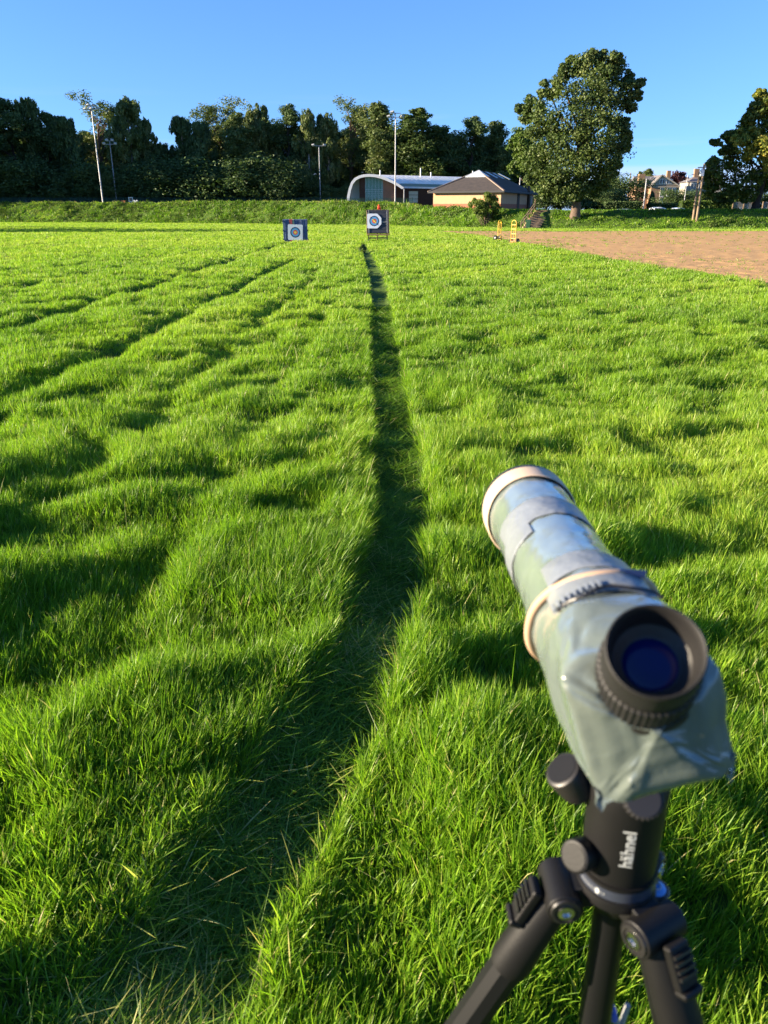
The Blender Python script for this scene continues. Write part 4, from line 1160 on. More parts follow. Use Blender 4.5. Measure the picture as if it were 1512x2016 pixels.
def target_face(name, c, half, M, root, rings, cut=0.0, sx=1.0):
    """paper with colour rings on the plane through c whose axes are the columns of M; rings: (radius, material index) from outside in"""
    n = 64; mb = MB(); c = Vector(c)
    def pt(x, z, d=0): return c + M @ Vector((x * sx, -d, z))
    rad = [r for r, _ in rings]
    outer = []
    for k in range(n):
        a = 2 * math.pi * (k + .5) / n; dx, dz = math.cos(a), math.sin(a)
        s = half / max(abs(dx), abs(dz))
        if cut and dx > -2: s = min(s, (2 * half - cut) / (abs(dx) + abs(dz)) if dx > 0 else s)
        outer.append((dx * s, dz * s))
    loops = [outer] + [[(r * math.cos(2 * math.pi * (k + .5) / n), r * math.sin(2 * math.pi * (k + .5) / n)) for k in range(n)] for r in rad]
    vs, fs = [], []
    for L_ in loops: vs += [pt(x, z) for x, z in L_]
    mb.cur = 0
    mb.add([pt(x, z, -.006) for x, z in outer] + [pt(x, z) for x, z in outer], [(k, (k + 1) % n, n + (k + 1) % n, n + k) for k in range(n)])
    ids = [0] + [i for _, i in rings]
    for j in range(len(loops) - 1):
        mb.cur = ids[j]
        mb.add([pt(x, z) for x, z in loops[j]] + [pt(x, z) for x, z in loops[j + 1]], [(k, (k + 1) % n, n + (k + 1) % n, n + k) for k in range(n)])
    mb.cur = ids[-1]
    mb.add([pt(x, z) for x, z in loops[-1]], [tuple(range(n))])
    return mb.build(name, FACE, root)

# left target: layered foam block standing straight on the grass
DL = 44.0
p = at(582.5, 474, DL); b = gz(p.x, DL)
W_, H_, T_ = 1.30, at(582, 431, DL).z - b, .28
root = empty('foam_target', (p.x, DL, b - .02), R(3)); tag(root, 'square layered foam target standing straight on the grass, with red and pale stripes', 'archery target')
tilt = Matrix.Rotation(R(4), 3, 'X')
mb = MB(); edges = np.linspace(-W_ / 2, W_ / 2, 16)
for k in range(15):
    mb.cur = 1 if k in (5,) or k == 4 else 2 if k in (6, 7) and k != 7 else 0
    xc = (edges[k] + edges[k + 1]) / 2; dd = random.uniform(-.012, .012)
    mb.box(tilt @ Vector((xc, dd, H_ / 2)), (edges[1] - edges[0] - .006, T_, H_ + random.uniform(-.02, .02)), tilt)
mb.build('foam_layers', [m_foam, m_red, m_pale], root, bevel=.01)
mb = MB()
for sx in (-1, 1):
    for z in (.12, .52, .93): mb.box(tilt @ Vector((sx * (W_ / 2 + .012), 0, z * H_)), (.035, T_ + .05, .07), tilt)
mb.build('strap_clamp', m_strap, root, bevel=.006)
target_face('target_face', tilt @ Vector((.0, -T_ / 2 - .03, H_ * .45)), .40, tilt @ Matrix.Rotation(R(2), 3, 'Y'), root, [(.27, 5), (.215, 2), (.125, 3), (.07, 4)])

# right target: black foam block leaning on a timber stand
DR = 44.6
p = at(744, 476, DR); b = gz(p.x, DR)
stand = empty('target_stand', (p.x, DR, b), R(3)); tag(stand, 'low timber stand carrying the black foam target', 'target stand')
lean = Matrix.Rotation(R(-12), 3, 'X')
zs = at(744, 460, DR).z - b
for sx in (-.5, .5):
    mb = MB(); mb.bar((sx * 1.03, -.22, -.08), (sx * .94, .18, 1.5), .06, .07); mb.build('front_leg', m_woodlt, stand, bevel=.006)
mb = MB(); mb.bar((0, .95, -.08), (0, .2, 1.45), .06, .07); mb.build('rear_leg', m_woodlt, stand, bevel=.006)
mb = MB(); mb.bar((-.62, -.21, zs - .05), (.62, -.21, zs - .05), .30, .07); mb.build('shelf', m_woodlt, stand, bevel=.008)
mb = MB(); mb.bar((-.5, -.20, zs * .45), (.5, -.20, zs * .45), .05, .07); mb.build('crossbar', m_woodlt, stand, bevel=.006)
H2 = at(744, 414.5, DR).z - b - zs; W2 = 1.17
boss = empty('foam_target_block', (p.x, DR, b + zs), R(3)); tag(boss, 'dark square foam target leaning on the timber stand, its paper face pinned off centre', 'archery target')
mb = MB(); nl = 12
for k in range(nl):
    mb.box(lean @ Vector((0, -.10 + random.uniform(-.008, .008), (k + .5) * H2 / nl)), (W2, .22, H2 / nl - .004), lean)
mb.build('foam_layers', m_foamblk, boss, bevel=.008)
mb = MB()
for x_ in (-.50, .50): mb.box(lean @ Vector((x_, -.215, H2 / 2)), (.022, .015, H2 + .02), lean)
mb.box(lean @ Vector((.12, -.218, H2 * .48)), (.8, .012, .016), lean)
mb.build('cord', m_cord, boss)
mb = MB()
for x_ in (-1, 1): mb.box(lean @ Vector((x_ * (W2 / 2 + .015), -.10, H2 / 2)), (.03, .25, H2 + .03), lean)
mb.box(lean @ Vector((0, -.10, H2 + .012)), (W2 + .06, .25, .025), lean)
mb.build('edge_board', m_wood, boss)
tf = target_face('target_face', lean @ Vector((-.20, -.238, H2 * .52)), .385, lean, boss, [(.27, 5), (.215, 2), (.125, 3), (.055, 4)], cut=.22)
# diagonal gold bar across the rings, a dark navy bar at each end
mb = MB(); C_ = lean @ Vector((-.20, -.241, H2 * .52)); 
for a_, l_, w_, k_ in ((-45, .30, .05, 4), ):
    Mx = lean @ Matrix.Rotation(R(45), 3, 'Y'); mb.box(C_, (l_, .004, w_), Mx)
mb.build('gold_streak', FACE[4], tf)
mb = MB()
for s_ in (-1, 1): mb.box(C_ + lean @ Vector((s_ * .155, 0, -s_ * .155)), (.17, .004, .022), lean @ Matrix.Rotation(R(45), 3, 'Y'))
mb.build('dark_bar', FACE[5], tf)
# red flag on top
f0 = Vector((p.x, DR, b + zs)) + Matrix.Rotation(R(3), 3, 'Z') @ (lean @ Vector((.06, -.05, H2 + .03)))
flag = empty('range_flag', f0); tag(flag, 'small drooping red flag on a short stick on top of the dark target', 'flag')
m_flag = mat('red_cloth', (.75, .07, .03), .7, spec=.2, noise=.15, nscale=20)
mb = MB(); mb.tube([(0, 0, -.02), (0, 0, .33)], .008, 6); mb.build('stick', m_wood, flag)
mb = MB(); vs, fs = [], []
for i in range(7):
    for j in range(6):
        z = .32 - i * .045; wj = (j / 5 - .35) * (.05 + .12 * math.sin(min(1, i / 5) * 1.6))
        vs.append((wj, .02 * math.sin(j * 2.2 + i * .6), z - .012 * j))
for i in range(6):
    for j in range(5): a_ = i * 6 + j; fs.append((a_, a_ + 1, a_ + 7, a_ + 6))
mb.add(vs, fs); fo = mb.build('cloth', m_flag, flag, smooth=80); so = fo.modifiers.new('thickness', 'SOLIDIFY'); so.thickness = .006

# two yellow sack trucks at the edge of the bare plot
m_yel = mat('yellow_paint', (.72, .42, .03), .45, spec=.5, noise=.12, nscale=9)
m_rim = mat('truck_rim', (.22, .21, .20), .4, metal=.5)
m_rust = mat('orange_toe_plate', (.42, .17, .05), .7, noise=.4, nscale=14)
def sack_truck(px, py, top, D, rz, label, toe):
    p = at(px, py, D); b = gz(p.x, D) + .02; h = at(px, top, D).z - b
    e = empty('sack_truck', (p.x, D, b), rz); tag(e, label, 'hand truck', 'yellow hand trucks')
    w2 = .15
    pts = [(-w2, 0, .08), (-w2, 0, h - .14)] + [(-w2 * math.cos(t), 0, h - .14 + .14 * math.sin(t)) for t in np.linspace(.3, math.pi - .3, 7)] + [(w2, 0, h - .14), (w2, 0, .08)]
    mb = MB(); mb.tube(pts, .017, 8); mb.build('frame', m_yel, e, smooth=60)
    mb = MB()
    for z in (.22, .45, .68, .88): mb.bar((-w2, 0, z * h / 1.1), (w2, 0, z * h / 1.1), .026)
    mb.tube([(0, .02, .2), (0, .03, .85 * h)], .011, 6)
    mb.build('cross_bar', m_yel, e)
    mb = MB(); mb.tube([(w2, 0, h - .16), (w2 + .03, .10, h - .12), (w2 + .02, .15, h - .10)], .014, 6); mb.build('handle', m_yel, e)
    mb = MB(); mb.box((0, -.13, .03), (.40, .24, .012)); mb.box((0, -.01, .07), (.40, .012, .09)); mb.build('toe_plate', toe, e)
    mb = MB(); mb.cyl((-.24, .11, .12), (.24, .11, .12), .012, 8); mb.bar((-.1, .11, .12), (-.13, .0, .3), .02); mb.bar((.1, .11, .12), (.13, .0, .3), .02); mb.build('axle', m_rim, e)
    for s_ in (-1, 1):
        mb = MB(); x_ = s_ * .22
        mb.lathe([(-.04, .085), (-.035, .11), (-.02, .122), (.02, .122), (.035, .11), (.04, .085)], (x_, .11, .122), (1, 0, 0), 20); wh = mb.build('wheel', m_tyre, e, smooth=50)
        mb = MB(); mb.lathe([(-.043, .04), (.043, .04)], (x_, .11, .122), (1, 0, 0), 14); mb.build('hub', m_rim, wh)
sack_truck(982.5, 473, 433.5, 45.4, R(48), 'left one of two yellow sack trucks, standing at the grassy edge of the bare plot', m_yel)
sack_truck(1010, 477.5, 433.5, 43.0, R(-48), 'right one of two yellow sack trucks, with a rusty orange toe plate', m_rust)

# wheeled bin and timber steps on the bank
xs_ = at(1040, 446, 86).x; fyb = float(foot_y(np.array([xs_]))[0])
p = at(1040, 446, fyb - .6); b = gz(p.x, p.y)
e = empty('wheeled_bin', (p.x, p.y, b), R(-15)); tag(e, 'dark green wheeled bin at the foot of the timber steps', 'bin')
m_bin = mat('dark_green_plastic', (.02, .07, .035), .5, spec=.4, noise=.15)
h = at(1040, 433, p.y).z - b; k = h / .95
mb = MB(); vs = [(-.22 * k, -.25 * k, .05), (.22 * k, -.25 * k, .05), (.22 * k, .22 * k, .05), (-.22 * k, .22 * k, .05), (-.29 * k, -.34 * k, .85 * k), (.29 * k, -.34 * k, .85 * k), (.29 * k, .30 * k, .85 * k), (-.29 * k, .30 * k, .85 * k)]
mb.add(vs, [(3, 2, 1, 0), (0, 1, 5, 4), (1, 2, 6, 5), (2, 3, 7, 6), (3, 0, 4, 7), (4, 5, 6, 7)]); mb.build('body', m_bin, e, bevel=.02)
mb = MB(); mb.prism([(-.32 * k, -.38 * k, .86 * k), (-.32 * k, -.34 * k, .92 * k), (-.32 * k, .26 * k, .97 * k), (-.32 * k, .36 * k, .86 * k)], (.64 * k, 0, 0)); lid = mb.build('lid', m_bin, e, bevel=.015)
mb = MB(); mb.cyl((-.25 * k, .38 * k, .92 * k), (.25 * k, .38 * k, .92 * k), .02, 8); mb.build('handle', m_bin, lid)
for s_ in (-1, 1): mb = MB(); mb.cyl((s_ * .27 * k - .03, .25 * k, .1), (s_ * .27 * k + .03, .25 * k, .1), .1, 14); mb.build('wheel', m_tyre, e)

sx0, sx1 = at(1030, 446, fyb).x - .1, at(1056, 416, fyb + 5).x
e = empty('timber_steps', (sx0, fyb, gz(sx0, fyb))); tag(e, 'worn timber steps with a wooden handrail climbing the bank left of the sycamore', 'steps')
m_tread = mat('step_tread', (.46, .32, .21), .9, spec=.1, noise=.4, nscale=5)
zt0 = gz(sx1, fyb + 5.6) - e.location.z
NS = 9
for k in range(NS):
    f = (k + .5) / NS; z = f * zt0; x = (sx1 - sx0) * f; y = f * 5.4
    mb = MB(); mb.box((x + .75, y, z + .06), (1.5, .75, .12)); mb.build('tread', m_tread, e, bevel=.02)
    mb = MB(); mb.box((x + .75, y - .40, z - .02), (1.6, .06, .26)); mb.build('riser', m_wood, e)
for k in (0, 1, 2, 3, 4):
    f = k / 4; mb = MB(); x, y, z = (sx1 - sx0) * f - .12, f * 5.4, f * zt0
    mb.bar((x, y, z - .3), (x, y, z + .78 + (.35 if k == 4 else 0)), .10); mb.build('rail_post', m_wood, e)
mb = MB()
for dz in (.40, .74): mb.bar((-.12, 0, dz), ((sx1 - sx0) - .12, 5.4, zt0 + dz), .06, .10)
mb.build('handrail', m_wood, e)

# small white-framed board with an orange box beside the left masts
p = at(258, 398, 145); b = gz(p.x, 145)
e = empty('notice_board', (p.x, 145, b), R(15)); tag(e, 'small white-framed dark board at the top of the bank near the left masts', 'board')
mb = MB()
for a_, c_ in (((-.32, 0, .35), (.32, 0, .35)), ((-.32, 0, 1.05), (.32, 0, 1.05))): mb.bar(a_, c_, .09)
for x_ in (-.32, .32): mb.bar((x_, 0, .3), (x_, 0, 1.1), .09)
mb.build('frame', m_whitep, e); mb = MB(); mb.box((0, .02, .7), (.6, .03, .66)); mb.build('panel', m_dark, e)
mb = MB(); mb.bar((.0, .05, -.2), (.0, .05, .4), .08); mb.build('post', m_steeld, e)
mb = MB(); mb.box((.85, .1, .28), (.8, .4, .28)); mb.box((.6, .1, .46), (.2, .3, .12)); mb.box((1.05, .1, .46), (.2, .3, .14))
bx_ = mb.build('white_crate', m_whitep, None, bevel=.02); bx_.location = (p.x, 145, b + .1); tag(bx_, 'low white crate with lumps on top, right of the small white-framed board', 'crate')
mb = MB(); mb.box((0, 0, .2), (.7, .4, .36)); mb.box((0, 0, .40), (.76, .46, .05)); ob = mb.build('storage_box', mat('orange_plastic', (.55, .20, .06), .6, noise=.15), None, bevel=.02)
q_ = at(243, 398, 145); ob.location = (q_.x, 145, gz(q_.x, 145) + .1); tag(ob, 'small orange box at the top of the bank, left of the white-framed board', 'box')
# ------------------------------------------------------------------ spotting scope and tripod in the foreground
def plastic_mat():
    m = mat('frosted_plastic_cover', (.235, .28, .25), .26, spec=.5, nscale=14, col2=(.17, .21, .20), bump=.12, bscale=30, coat=.5)
    b = m.node_tree.nodes['Principled BSDF']
    b.inputs['Subsurface Weight'].default_value = .10
    b.inputs['Transmission Weight'].default_value = .45; b.inputs['IOR'].default_value = 1.12
    b.inputs['Subsurface Radius'].default_value = (.012, .012, .010)
    b.inputs['Subsurface Scale'].default_value = 1.0
    return m
m_cover = plastic_mat()
m_coverd = mat('frosted_plastic_over_dark_body', (.12, .14, .12), .24, spec=.5, nscale=22, col2=(.075, .092, .08), bump=.12, bscale=30, coat=.5)
m_tape = mat('silver_tape', (.19, .21, .23), .34, metal=.1, spec=.5, noise=.1, nscale=30, bump=.12, bscale=40)
m_tan = mat('tan_rubber', (.48, .32, .20), .6, spec=.3, noise=.1, nscale=30)
m_tantape = mat('beige_tape', (.54, .41, .29), .6, spec=.3, noise=.12, nscale=25)
m_rubber = mat('dark_rubber', (.009, .0082, .0078), .62, spec=.4, noise=.2, nscale=50, bump=.05, bscale=400)
m_ring = mat('satin_black', (.014, .013, .013), .38, spec=.5, noise=.15, nscale=60)
m_metalb = mat('brushed_black_metal', (.022, .020, .018), .42, metal=.1, spec=.5, noise=.15, nscale=80)
m_cast = mat('tripod_black', (.0065, .0062, .0062), .5, spec=.26, noise=.15, nscale=70, bump=.03, bscale=600)
m_tubeb = mat('tripod_tube', (.0045, .0045, .005), .45, spec=.3, noise=.1, nscale=50)
m_chrome = mat('polished_bolt', (.62, .60, .57), .18, metal=1.0)
m_white = mat('white_print', (.5, .51, .48), .6)
m_bubble = mat('level_blue', (.10, .28, .62), .2, spec=.6)
m_lensg = mat('coated_lens', (.004, .006, .05), .06, spec=.35, coat=.0)
_b = m_lensg.node_tree.nodes['Principled BSDF']; _b.inputs['Base Color'].default_value = (.003, .008, .075, 1)

A0 = Vector((.1335, .318, 1.2135)); B0 = Vector((.1345, .672, 1.190))
ax = (B0 - A0).normalized(); LEN = (B0 - A0).length
sx_ = ax.cross(Vector((0, 0, 1))).normalized(); up_ = sx_.cross(ax).normalized()      # right, up
scope = empty('spotting_scope', (A0.x, A0.y, A0.z)); o_ = A0
tag(scope, 'spotting scope wrapped in frosted plastic with tape and rubber bands, on the black tripod', 'spotting scope')
def ring_pt(t, a, r, ex=2.0, kx=1.0, kz=1.0, dz=0.0):
    c, s = math.cos(a), math.sin(a)
    c2 = math.copysign(abs(c) ** (2 / ex), c); s2 = math.copysign(abs(s) ** (2 / ex), s)
    ro = R(17) * (1 - float(sstep(np.array(t), .0, .085))) if ex > 2.01 else 0.0
    X_, Y_ = c2 * r * kx, s2 * r * kz + dz
    return A0 + ax * t + sx_ * (X_ * math.cos(ro) - Y_ * math.sin(ro)) + up_ * (X_ * math.sin(ro) + Y_ * math.cos(ro))
# plastic bag pulled over the body: boxy and loose at the back, tight round the tube
NT, NA = 90, 110
vs = []
for i in range(NT):
    t = LEN * (i / (NT - 1))
    f = float(sstep(np.array(t), .0, .085))
    ex = 5.5 * (1 - f) + 2.0 * f
    r = float(np.interp(t, [0, .05, .09, .12, .16, .22, .30, LEN], [.040, .0405, .0405, .0390, .0365, .0355, .0375, .0390]))
    for k in range(NA):
        a = 2 * math.pi * k / NA
        wr = fbm(np.array(a * 2.6 + 3), np.array(t * 38), 301, 3) - .5
        wr2 = fbm(np.array(a * 1.1 + t * 60), np.array(t * 22 - a * 2.0), 305, 3) - .5
        amp = .0022 * (1 - f) + .0010
        rr = r + float(wr) * amp * 1.4 + float(wr2) * amp * 1.5
        droop = 0.0
        if math.sin(a) < -.2: droop = -(1 - f) * .006 * (1 + abs(math.cos(a)))      # the bag hangs in two corners below
        p = ring_pt(t, a, rr, ex, 1.0 - .08 * (1 - f), 1.0 - (.07 if math.sin(a) > 0 else .26) * (1 - f), droop)
        # the open back leans: lower edge pulled towards the viewer
        p -= ax * (1 - f) * (.010 * -math.sin(a))
        vs.append(p)
fs = [(i * NA + k, i * NA + (k + 1) % NA, (i + 1) * NA + (k + 1) % NA, (i + 1) * NA + k) for i in range(NT - 1) for k in range(NA)]
# back wall of the bag, slightly dished and creased
NB = 14
base_i = len(vs)
for j in range(1, NB):
    s = 1 - j / NB
    for k in range(NA):
        e = vs[k]; c = A0 - ax * .004 + up_ * .0
        p = c + (e - c) * s
        d = (float(fbm(np.array(math.cos(2 * math.pi * k / NA) * s * 3.2 + 5), np.array(math.sin(2 * math.pi * k / NA) * s * 3.2 + 5), 311, 3)) - .5)
        vs.append(p - ax * (.006 * (1 - s ** 3) + .006 * d * min(1, (1 - s) * 5)))
vs.append(A0 - ax * .014)
rows = [list(range(NA))] + [[base_i + (j - 1) * NA + k for k in range(NA)] for j in range(1, NB)]
for j in range(NB - 1):
    for k in range(NA): fs.append((rows[j][(k + 1) % NA], rows[j][k], rows[j + 1][k], rows[j + 1][(k + 1) % NA]))
for k in range(NA): fs.append((rows[-1][(k + 1) % NA], rows[-1][k], len(vs) - 1))
mb = MB(); mb.add(vs, fs); nside = (NT - 1) * NA; mb.m = [0] * nside + [1] * (len(fs) - nside); mb.build('plastic_cover', [m_cover, m_coverd], scope, smooth=70, origin=o_)
# loose seam flaps at the two lower corners of the bag
mb = MB()
def flap(a0, a1, out, t1):
    pts = []
    for q_ in range(9):
        a = a0 + (a1 - a0) * q_ / 8
        p = ring_pt(.002, a, .040, 5.5, .92, .74, -.006) + ax * .008 * math.sin(a)
        pts.append(p)
    low = [p - up_ * out * (1 - abs(q_ - 4) / 4.6) * (1 + .3 * math.sin(q_ * 2.1)) - ax * .004 + sx_ * .002 * math.sin(q_ * 1.7) for q_, p in enumerate(pts)]
    n = len(pts); mb.add(pts + low + [p + ax * .0012 for p in pts] + [p + ax * .0012 for p in low],
        [(i, i + 1, n + i + 1, n + i) for i in range(n - 1)] + [(2 * n + i + 1, 2 * n + i, 3 * n + i, 3 * n + i + 1) for i in range(n - 1)] + [(n + i, n + i + 1, 3 * n + i + 1, 3 * n + i) for i in range(n - 1)])
flap(R(312), R(336), .011, .03); mb.build('bag_corner', m_cover, scope, smooth=70, origin=o_)
mb = MB(); flap(R(206), R(236), .008, .03); mb.build('bag_corner', m_cover, scope, smooth=70, origin=o_)
# the scope's own dark body showing dimly through the plastic
mb = MB(); mb.lathe([(.012, .020), (.013, .030), (.05, .034), (.10, .034), (.13, .0315), (.22, .0305), (.30, .0325), (LEN - .03, .034)], A0, ax, 56); mb.build('scope_body', mat('dark_green_armour', (.035, .05, .038), .5, spec=.3), scope, smooth=40, origin=o_)
# tape patches
def band(name, t0, t1, a0, a1, lift, m, seed, wr=.0012, na=70, nt=26, rag=.12):
    vs, fs = [], []
    for i in range(nt):
        for k in range(na):
            f, g = i / (nt - 1), k / (na - 1)
            a = a0 + (a1 - a0) * g
            ed = rag * (float(fbm(np.array(g * 7), np.array(1.0 * (f > .5)), seed, 3)) - .5) * (abs(f - .5) * 2)
            t = t0 + (t1 - t0) * (f + ed)
            r = float(np.interp(t, [0, .05, .09, .12, .16, .22, .30, LEN], [.040, .0405, .0405, .0390, .0365, .0355, .0375, .0390]))
            n1 = float(fbm(np.array(g * 9 + 2), np.array(f * 3.5), seed + 3, 4)) - .5
            n2 = abs(float(fbm(np.array(g * 14 + f * 5), np.array(f * 5 - g * 7), seed + 7, 3)) - .5)
            edge_ = min(1, 8 * min(f, 1 - f, g, 1 - g))
            vs.append(ring_pt(t, a, r * 1.012 + .0009 + lift * edge_ + (n1 * 2.2 * wr - n2 * 3.2 * wr) * edge_))
    for i in range(nt - 1):
        for k in range(na - 1): b_ = i * na + k; fs.append((b_, b_ + 1, b_ + na + 1, b_ + na))
    mb = MB(); mb.add(vs, fs); ob = mb.build(name, m, scope, smooth=60, origin=o_)
    so = ob.modifiers.new('thickness', 'SOLIDIFY'); so.thickness = .0003; so.offset = 1
    return ob
band('tape_patch', .225, .268, R(20), R(175), .0005, m_tape, 401, .0004)
band('tape_patch', .205, .240, R(128), R(215), .0004, m_tape, 411, .0003)
band('tape_patch', .105, .138, R(40), R(140), .0005, m_tape, 421, .0003)
# objective: beige tape ring and dark rim
mb = MB(); pr = [(LEN - .030, .0402), (LEN - .029, .0412), (LEN - .004, .0418), (LEN, .0412), (LEN, .036)]
mb.lathe(pr, A0, ax, 64, caps=False); mb.build('objective_ring', m_tantape, scope, smooth=40, origin=o_)
mb = MB(); mb.lathe([(LEN - .001, .0414), (LEN + .004, .0418), (LEN + .005, .040), (LEN + .004, .035), (LEN - .02, .034)], A0, ax, 64, caps=False); hd = mb.build('objective_hood', m_ring, scope, smooth=40, origin=o_)
mb = MB(); mb.lathe([(LEN - .018, .0345), (LEN - .0175, .0345)], A0, ax, 48); mb.build('objective_lens', m_lensg, hd, smooth=40, origin=o_)
# rubber band, slightly tilted and uneven
pts = []
for k in range(72):
    a = 2 * math.pi * k / 72
    t = .098 - .020 * math.sin(a) + .006 * math.cos(a) + .003 * math.sin(3 * a) + .012
    r = float(np.interp(t, [0, .05, .09, .12, .16, .22], [.040, .0405, .0405, .0390, .0365, .0355]))
    pts.append(ring_pt(t, a, r + .0025))
mb = MB(); mb.tube(pts, .0028, 8, closed=True); mb.build('rubber_band', m_tan, scope, smooth=80, origin=o_)
# focusing ring pressing through the bag: grey ribbed arc with pale teeth
band('focus_ring', .066, .098, R(52), R(146), .0028, mat('grey_ribbed_grip', (.13, .145, .155), .4, spec=.5, nscale=60, col2=(.18, .195, .20)), 431, .0002, rag=.03)
mb = MB()
for k in range(9):
    a = R(104 + k * 4.6); t = .069
    c = ring_pt(t, a, .0462)
    rad = (c - (A0 + ax * t)).normalized()
    mb.bar(c - ax * .004, c + ax * .004, .0016, .0014, up=rad)
mb.build('grip_tooth', m_tape, scope, origin=o_)
mb = MB(); pts = [ring_pt(.064 + .002 * math.sin(j), R(56 + j * 5.6), .0452) for j in range(16)]; mb.tube(pts, .0009, 5); mb.build('dark_line', m_ring, scope, origin=o_)  # thin dark line along the rear edge of the focusing ring
mb = MB(); c = ring_pt(.088, R(72), .0458); mb.bar(c - sx_ * .008, c + sx_ * .008 + up_ * -.001, .0045, .0012, up=ax); mb.build('blue_mark', mat('navy_print', (.02, .04, .12), .5), scope, origin=o_)
# faint printed lines on the bag
mb = MB()
for k, (l_, y_) in enumerate(((.016, -.026), (.026, -.0298), (.022, -.0334))):
    c = A0 - ax * .0145 + up_ * y_ + sx_ * .012 - ax * (.0)
    for j in range(int(l_ / .002)):
        if random.random() < .82: mb.box(c + sx_ * (j * .002 - l_ / 2) - ax * .0, (.0013, .0006, .0009))
# angled eyepiece
eb = at_depth(1266, 1345, .388); er = at_depth(1291, 1280, .338)
ed_ = (er - eb).normalized(); EL = (er - eb).length
mb = MB(); mb.lathe([(-.022, .0275), (.0, .0272), (.004, .0262), (.006, .0250)], eb, ed_, 64, caps=False); ep = mb.build('eyepiece', m_metalb, scope, smooth=40, origin=o_)
mb = MB(); mb.lathe([(.005, .0238), (.007, .0246), (EL * .55, .0242), (EL * .57, .0228)], eb, ed_, 192, caps=False, rib=96, ribd=.0007); mb.build('grip_ring', m_rubber, ep, smooth=40, origin=o_)
mb = MB(); mb.lathe([(EL * .55, .0226), (EL * .62, .0222), (EL * .66, .0226), (EL * .94, .0222), (EL * .99, .0219), (EL, .0212), (EL * .985, .0203), (EL * .90, .0196), (EL * .78, .0188), (EL * .70, .0176)], eb, ed_, 64, caps=False); mb.build('eyecup', m_rubber, ep, smooth=50, origin=o_)
prf = [(EL * .705, .0180)]
for k in range(5): rr = .0178 - k * .0009; prf += [(EL * (.70 - .020 * k), rr), (EL * (.695 - .020 * k), rr - .0006), (EL * (.685 - .020 * k), rr - .0007)]
prf += [(EL * .60, .0128)]
mb = MB(); mb.lathe(prf, eb, ed_, 64, caps=False); mb.build('inner_ring', m_metalb, ep, smooth=30, origin=o_)
mb = MB()
dome = [(EL * .60 + .0022 * math.cos(j / 8 * math.pi / 2) - .0008, .0132 * math.sin(j / 8 * math.pi / 2) + 1e-5) for j in range(8, -1, -1)]
mb.lathe(dome, eb, ed_, 48, caps=False); mb.build('eye_lens', m_lensg, ep, smooth=80, origin=o_)

# ---- tripod
TX_, TY_ = .1563, .389
zg = gz(TX_, TY_)
tri = empty('tripod', (TX_, TY_, zg)); to = Vector((TX_, TY_, zg))
tag(tri, 'black tripod with a ball head standing in the grass and carrying the wrapped scope', 'tripod')
def V3(x, y, z): return Vector((TX_ + x, TY_ + y, z))
zb = 1.045
mb = MB(); mb.lathe([(0, .0215), (.002, .0236), (.010, .0240), (.058, .0246), (.068, .0250), (.0705, .0245), (.076, .0225), (.082, .018)], V3(0, 0, zb), (0, 0, 1), 64); head = mb.build('ball_head', m_cast, tri, smooth=35, origin=to)
mb = MB(); mb.lathe([(-.02, .0165), (-.01, .0175), (0, .0168), (.008, .013), (.016, .0115)], V3(0, 0, zb + .082), (0, 0, 1), 40); mb.build('ball', m_metalb, head, smooth=50, origin=to)
mb = MB(); mb.box(V3(-.008, -.004, zb + .118), (.046, .060, .016)); mb.box(V3(-.004, 0, zb + .106), (.034, .040, .014)); cl = mb.build('clamp_plate', m_cast, head, bevel=.002, origin=to)
def knob(name, c, d, r, l, m=m_cast, rib=0, face=None, par=head):
    d = Vector(d).normalized(); mb = MB()
    mb.lathe([(-.012, r * .42), (-.001, r * .42), (-.0005, r * .93), (l * .12, r), (l * .85, r), (l * .96, r * .94), (l, r * .82)], c, d, 96 if rib else 40, rib=rib, ribd=.0007 if rib else 0)
    k_ = mb.build(name, m, par, smooth=38, origin=to)
    if face:
        mb = MB(); mb.lathe([(l - .001, r * .80), (l + .0004, r * .78)], c, d, 40); mb.build('knob_cap', face, k_, smooth=38, origin=to)
    return k_
kc = at_depth(1142, 1550, .500); ke = at_depth(1106, 1514, .492)
knob('clamp_knob', kc, (ke - kc), .0130, .022, m_metalb, 0, m_cast, cl)
mb = MB(); mb.cyl(V3(-.012, .004, zb + .1), kc, .0062, 16); mb.build('knob_stem', m_ring, cl, smooth=40, origin=to)
fc = at_depth(1262, 1570, .468); fe = at_depth(1270, 1577, .450)
knob('friction_knob', fc, (fe - fc), .0125, .013, m_rubber, 48, m_ring)
mb = MB(); mb.cyl(V3(.006, -.006, zb + .06), fc, .0095, 20); mb.build('knob_stem', m_cast, head, smooth=40, origin=to)
pc = at_depth(1158, 1678, .500); pe = at_depth(1120, 1690, .485)
knob('pan_knob', pc, (pe - pc), .0108, .017, m_cast, 0, m_cast)
mb = MB(); mb.cyl(V3(-.010, -.002, zb + .012), pc, .0075, 18); mb.build('knob_stem', m_cast, head, smooth=40, origin=to)
# lettering up the side of the ball head, bent round the cylinder
fcu = bpy.data.curves.new('lettering', 'FONT'); fcu.body = 'hähnel'; fcu.size = .0112; fcu.align_x = 'CENTER'; fcu.align_y = 'CENTER'; fcu.resolution_u = 3; fcu.offset = .0001
fob = bpy.data.objects.new('lettering_curve', fcu); scene.collection.objects.link(fob)
dg = bpy.context.evaluated_depsgraph_get(); fm = bpy.data.meshes.new_from_object(fob.evaluated_get(dg))
bpy.data.objects.remove(fob)
th0 = math.atan2(-TY_, -TX_) + R(12)
for v in fm.vertices:
    x, y = v.co.x, v.co.y
    th = th0 - y / .0244
    v.co = (.02490 * math.cos(th), .02490 * math.sin(th), zb - zg + .036 + x)
fm.materials.clear(); fm.materials.append(m_white)
lo = link(bpy.data.objects.new('lettering', fm), head)
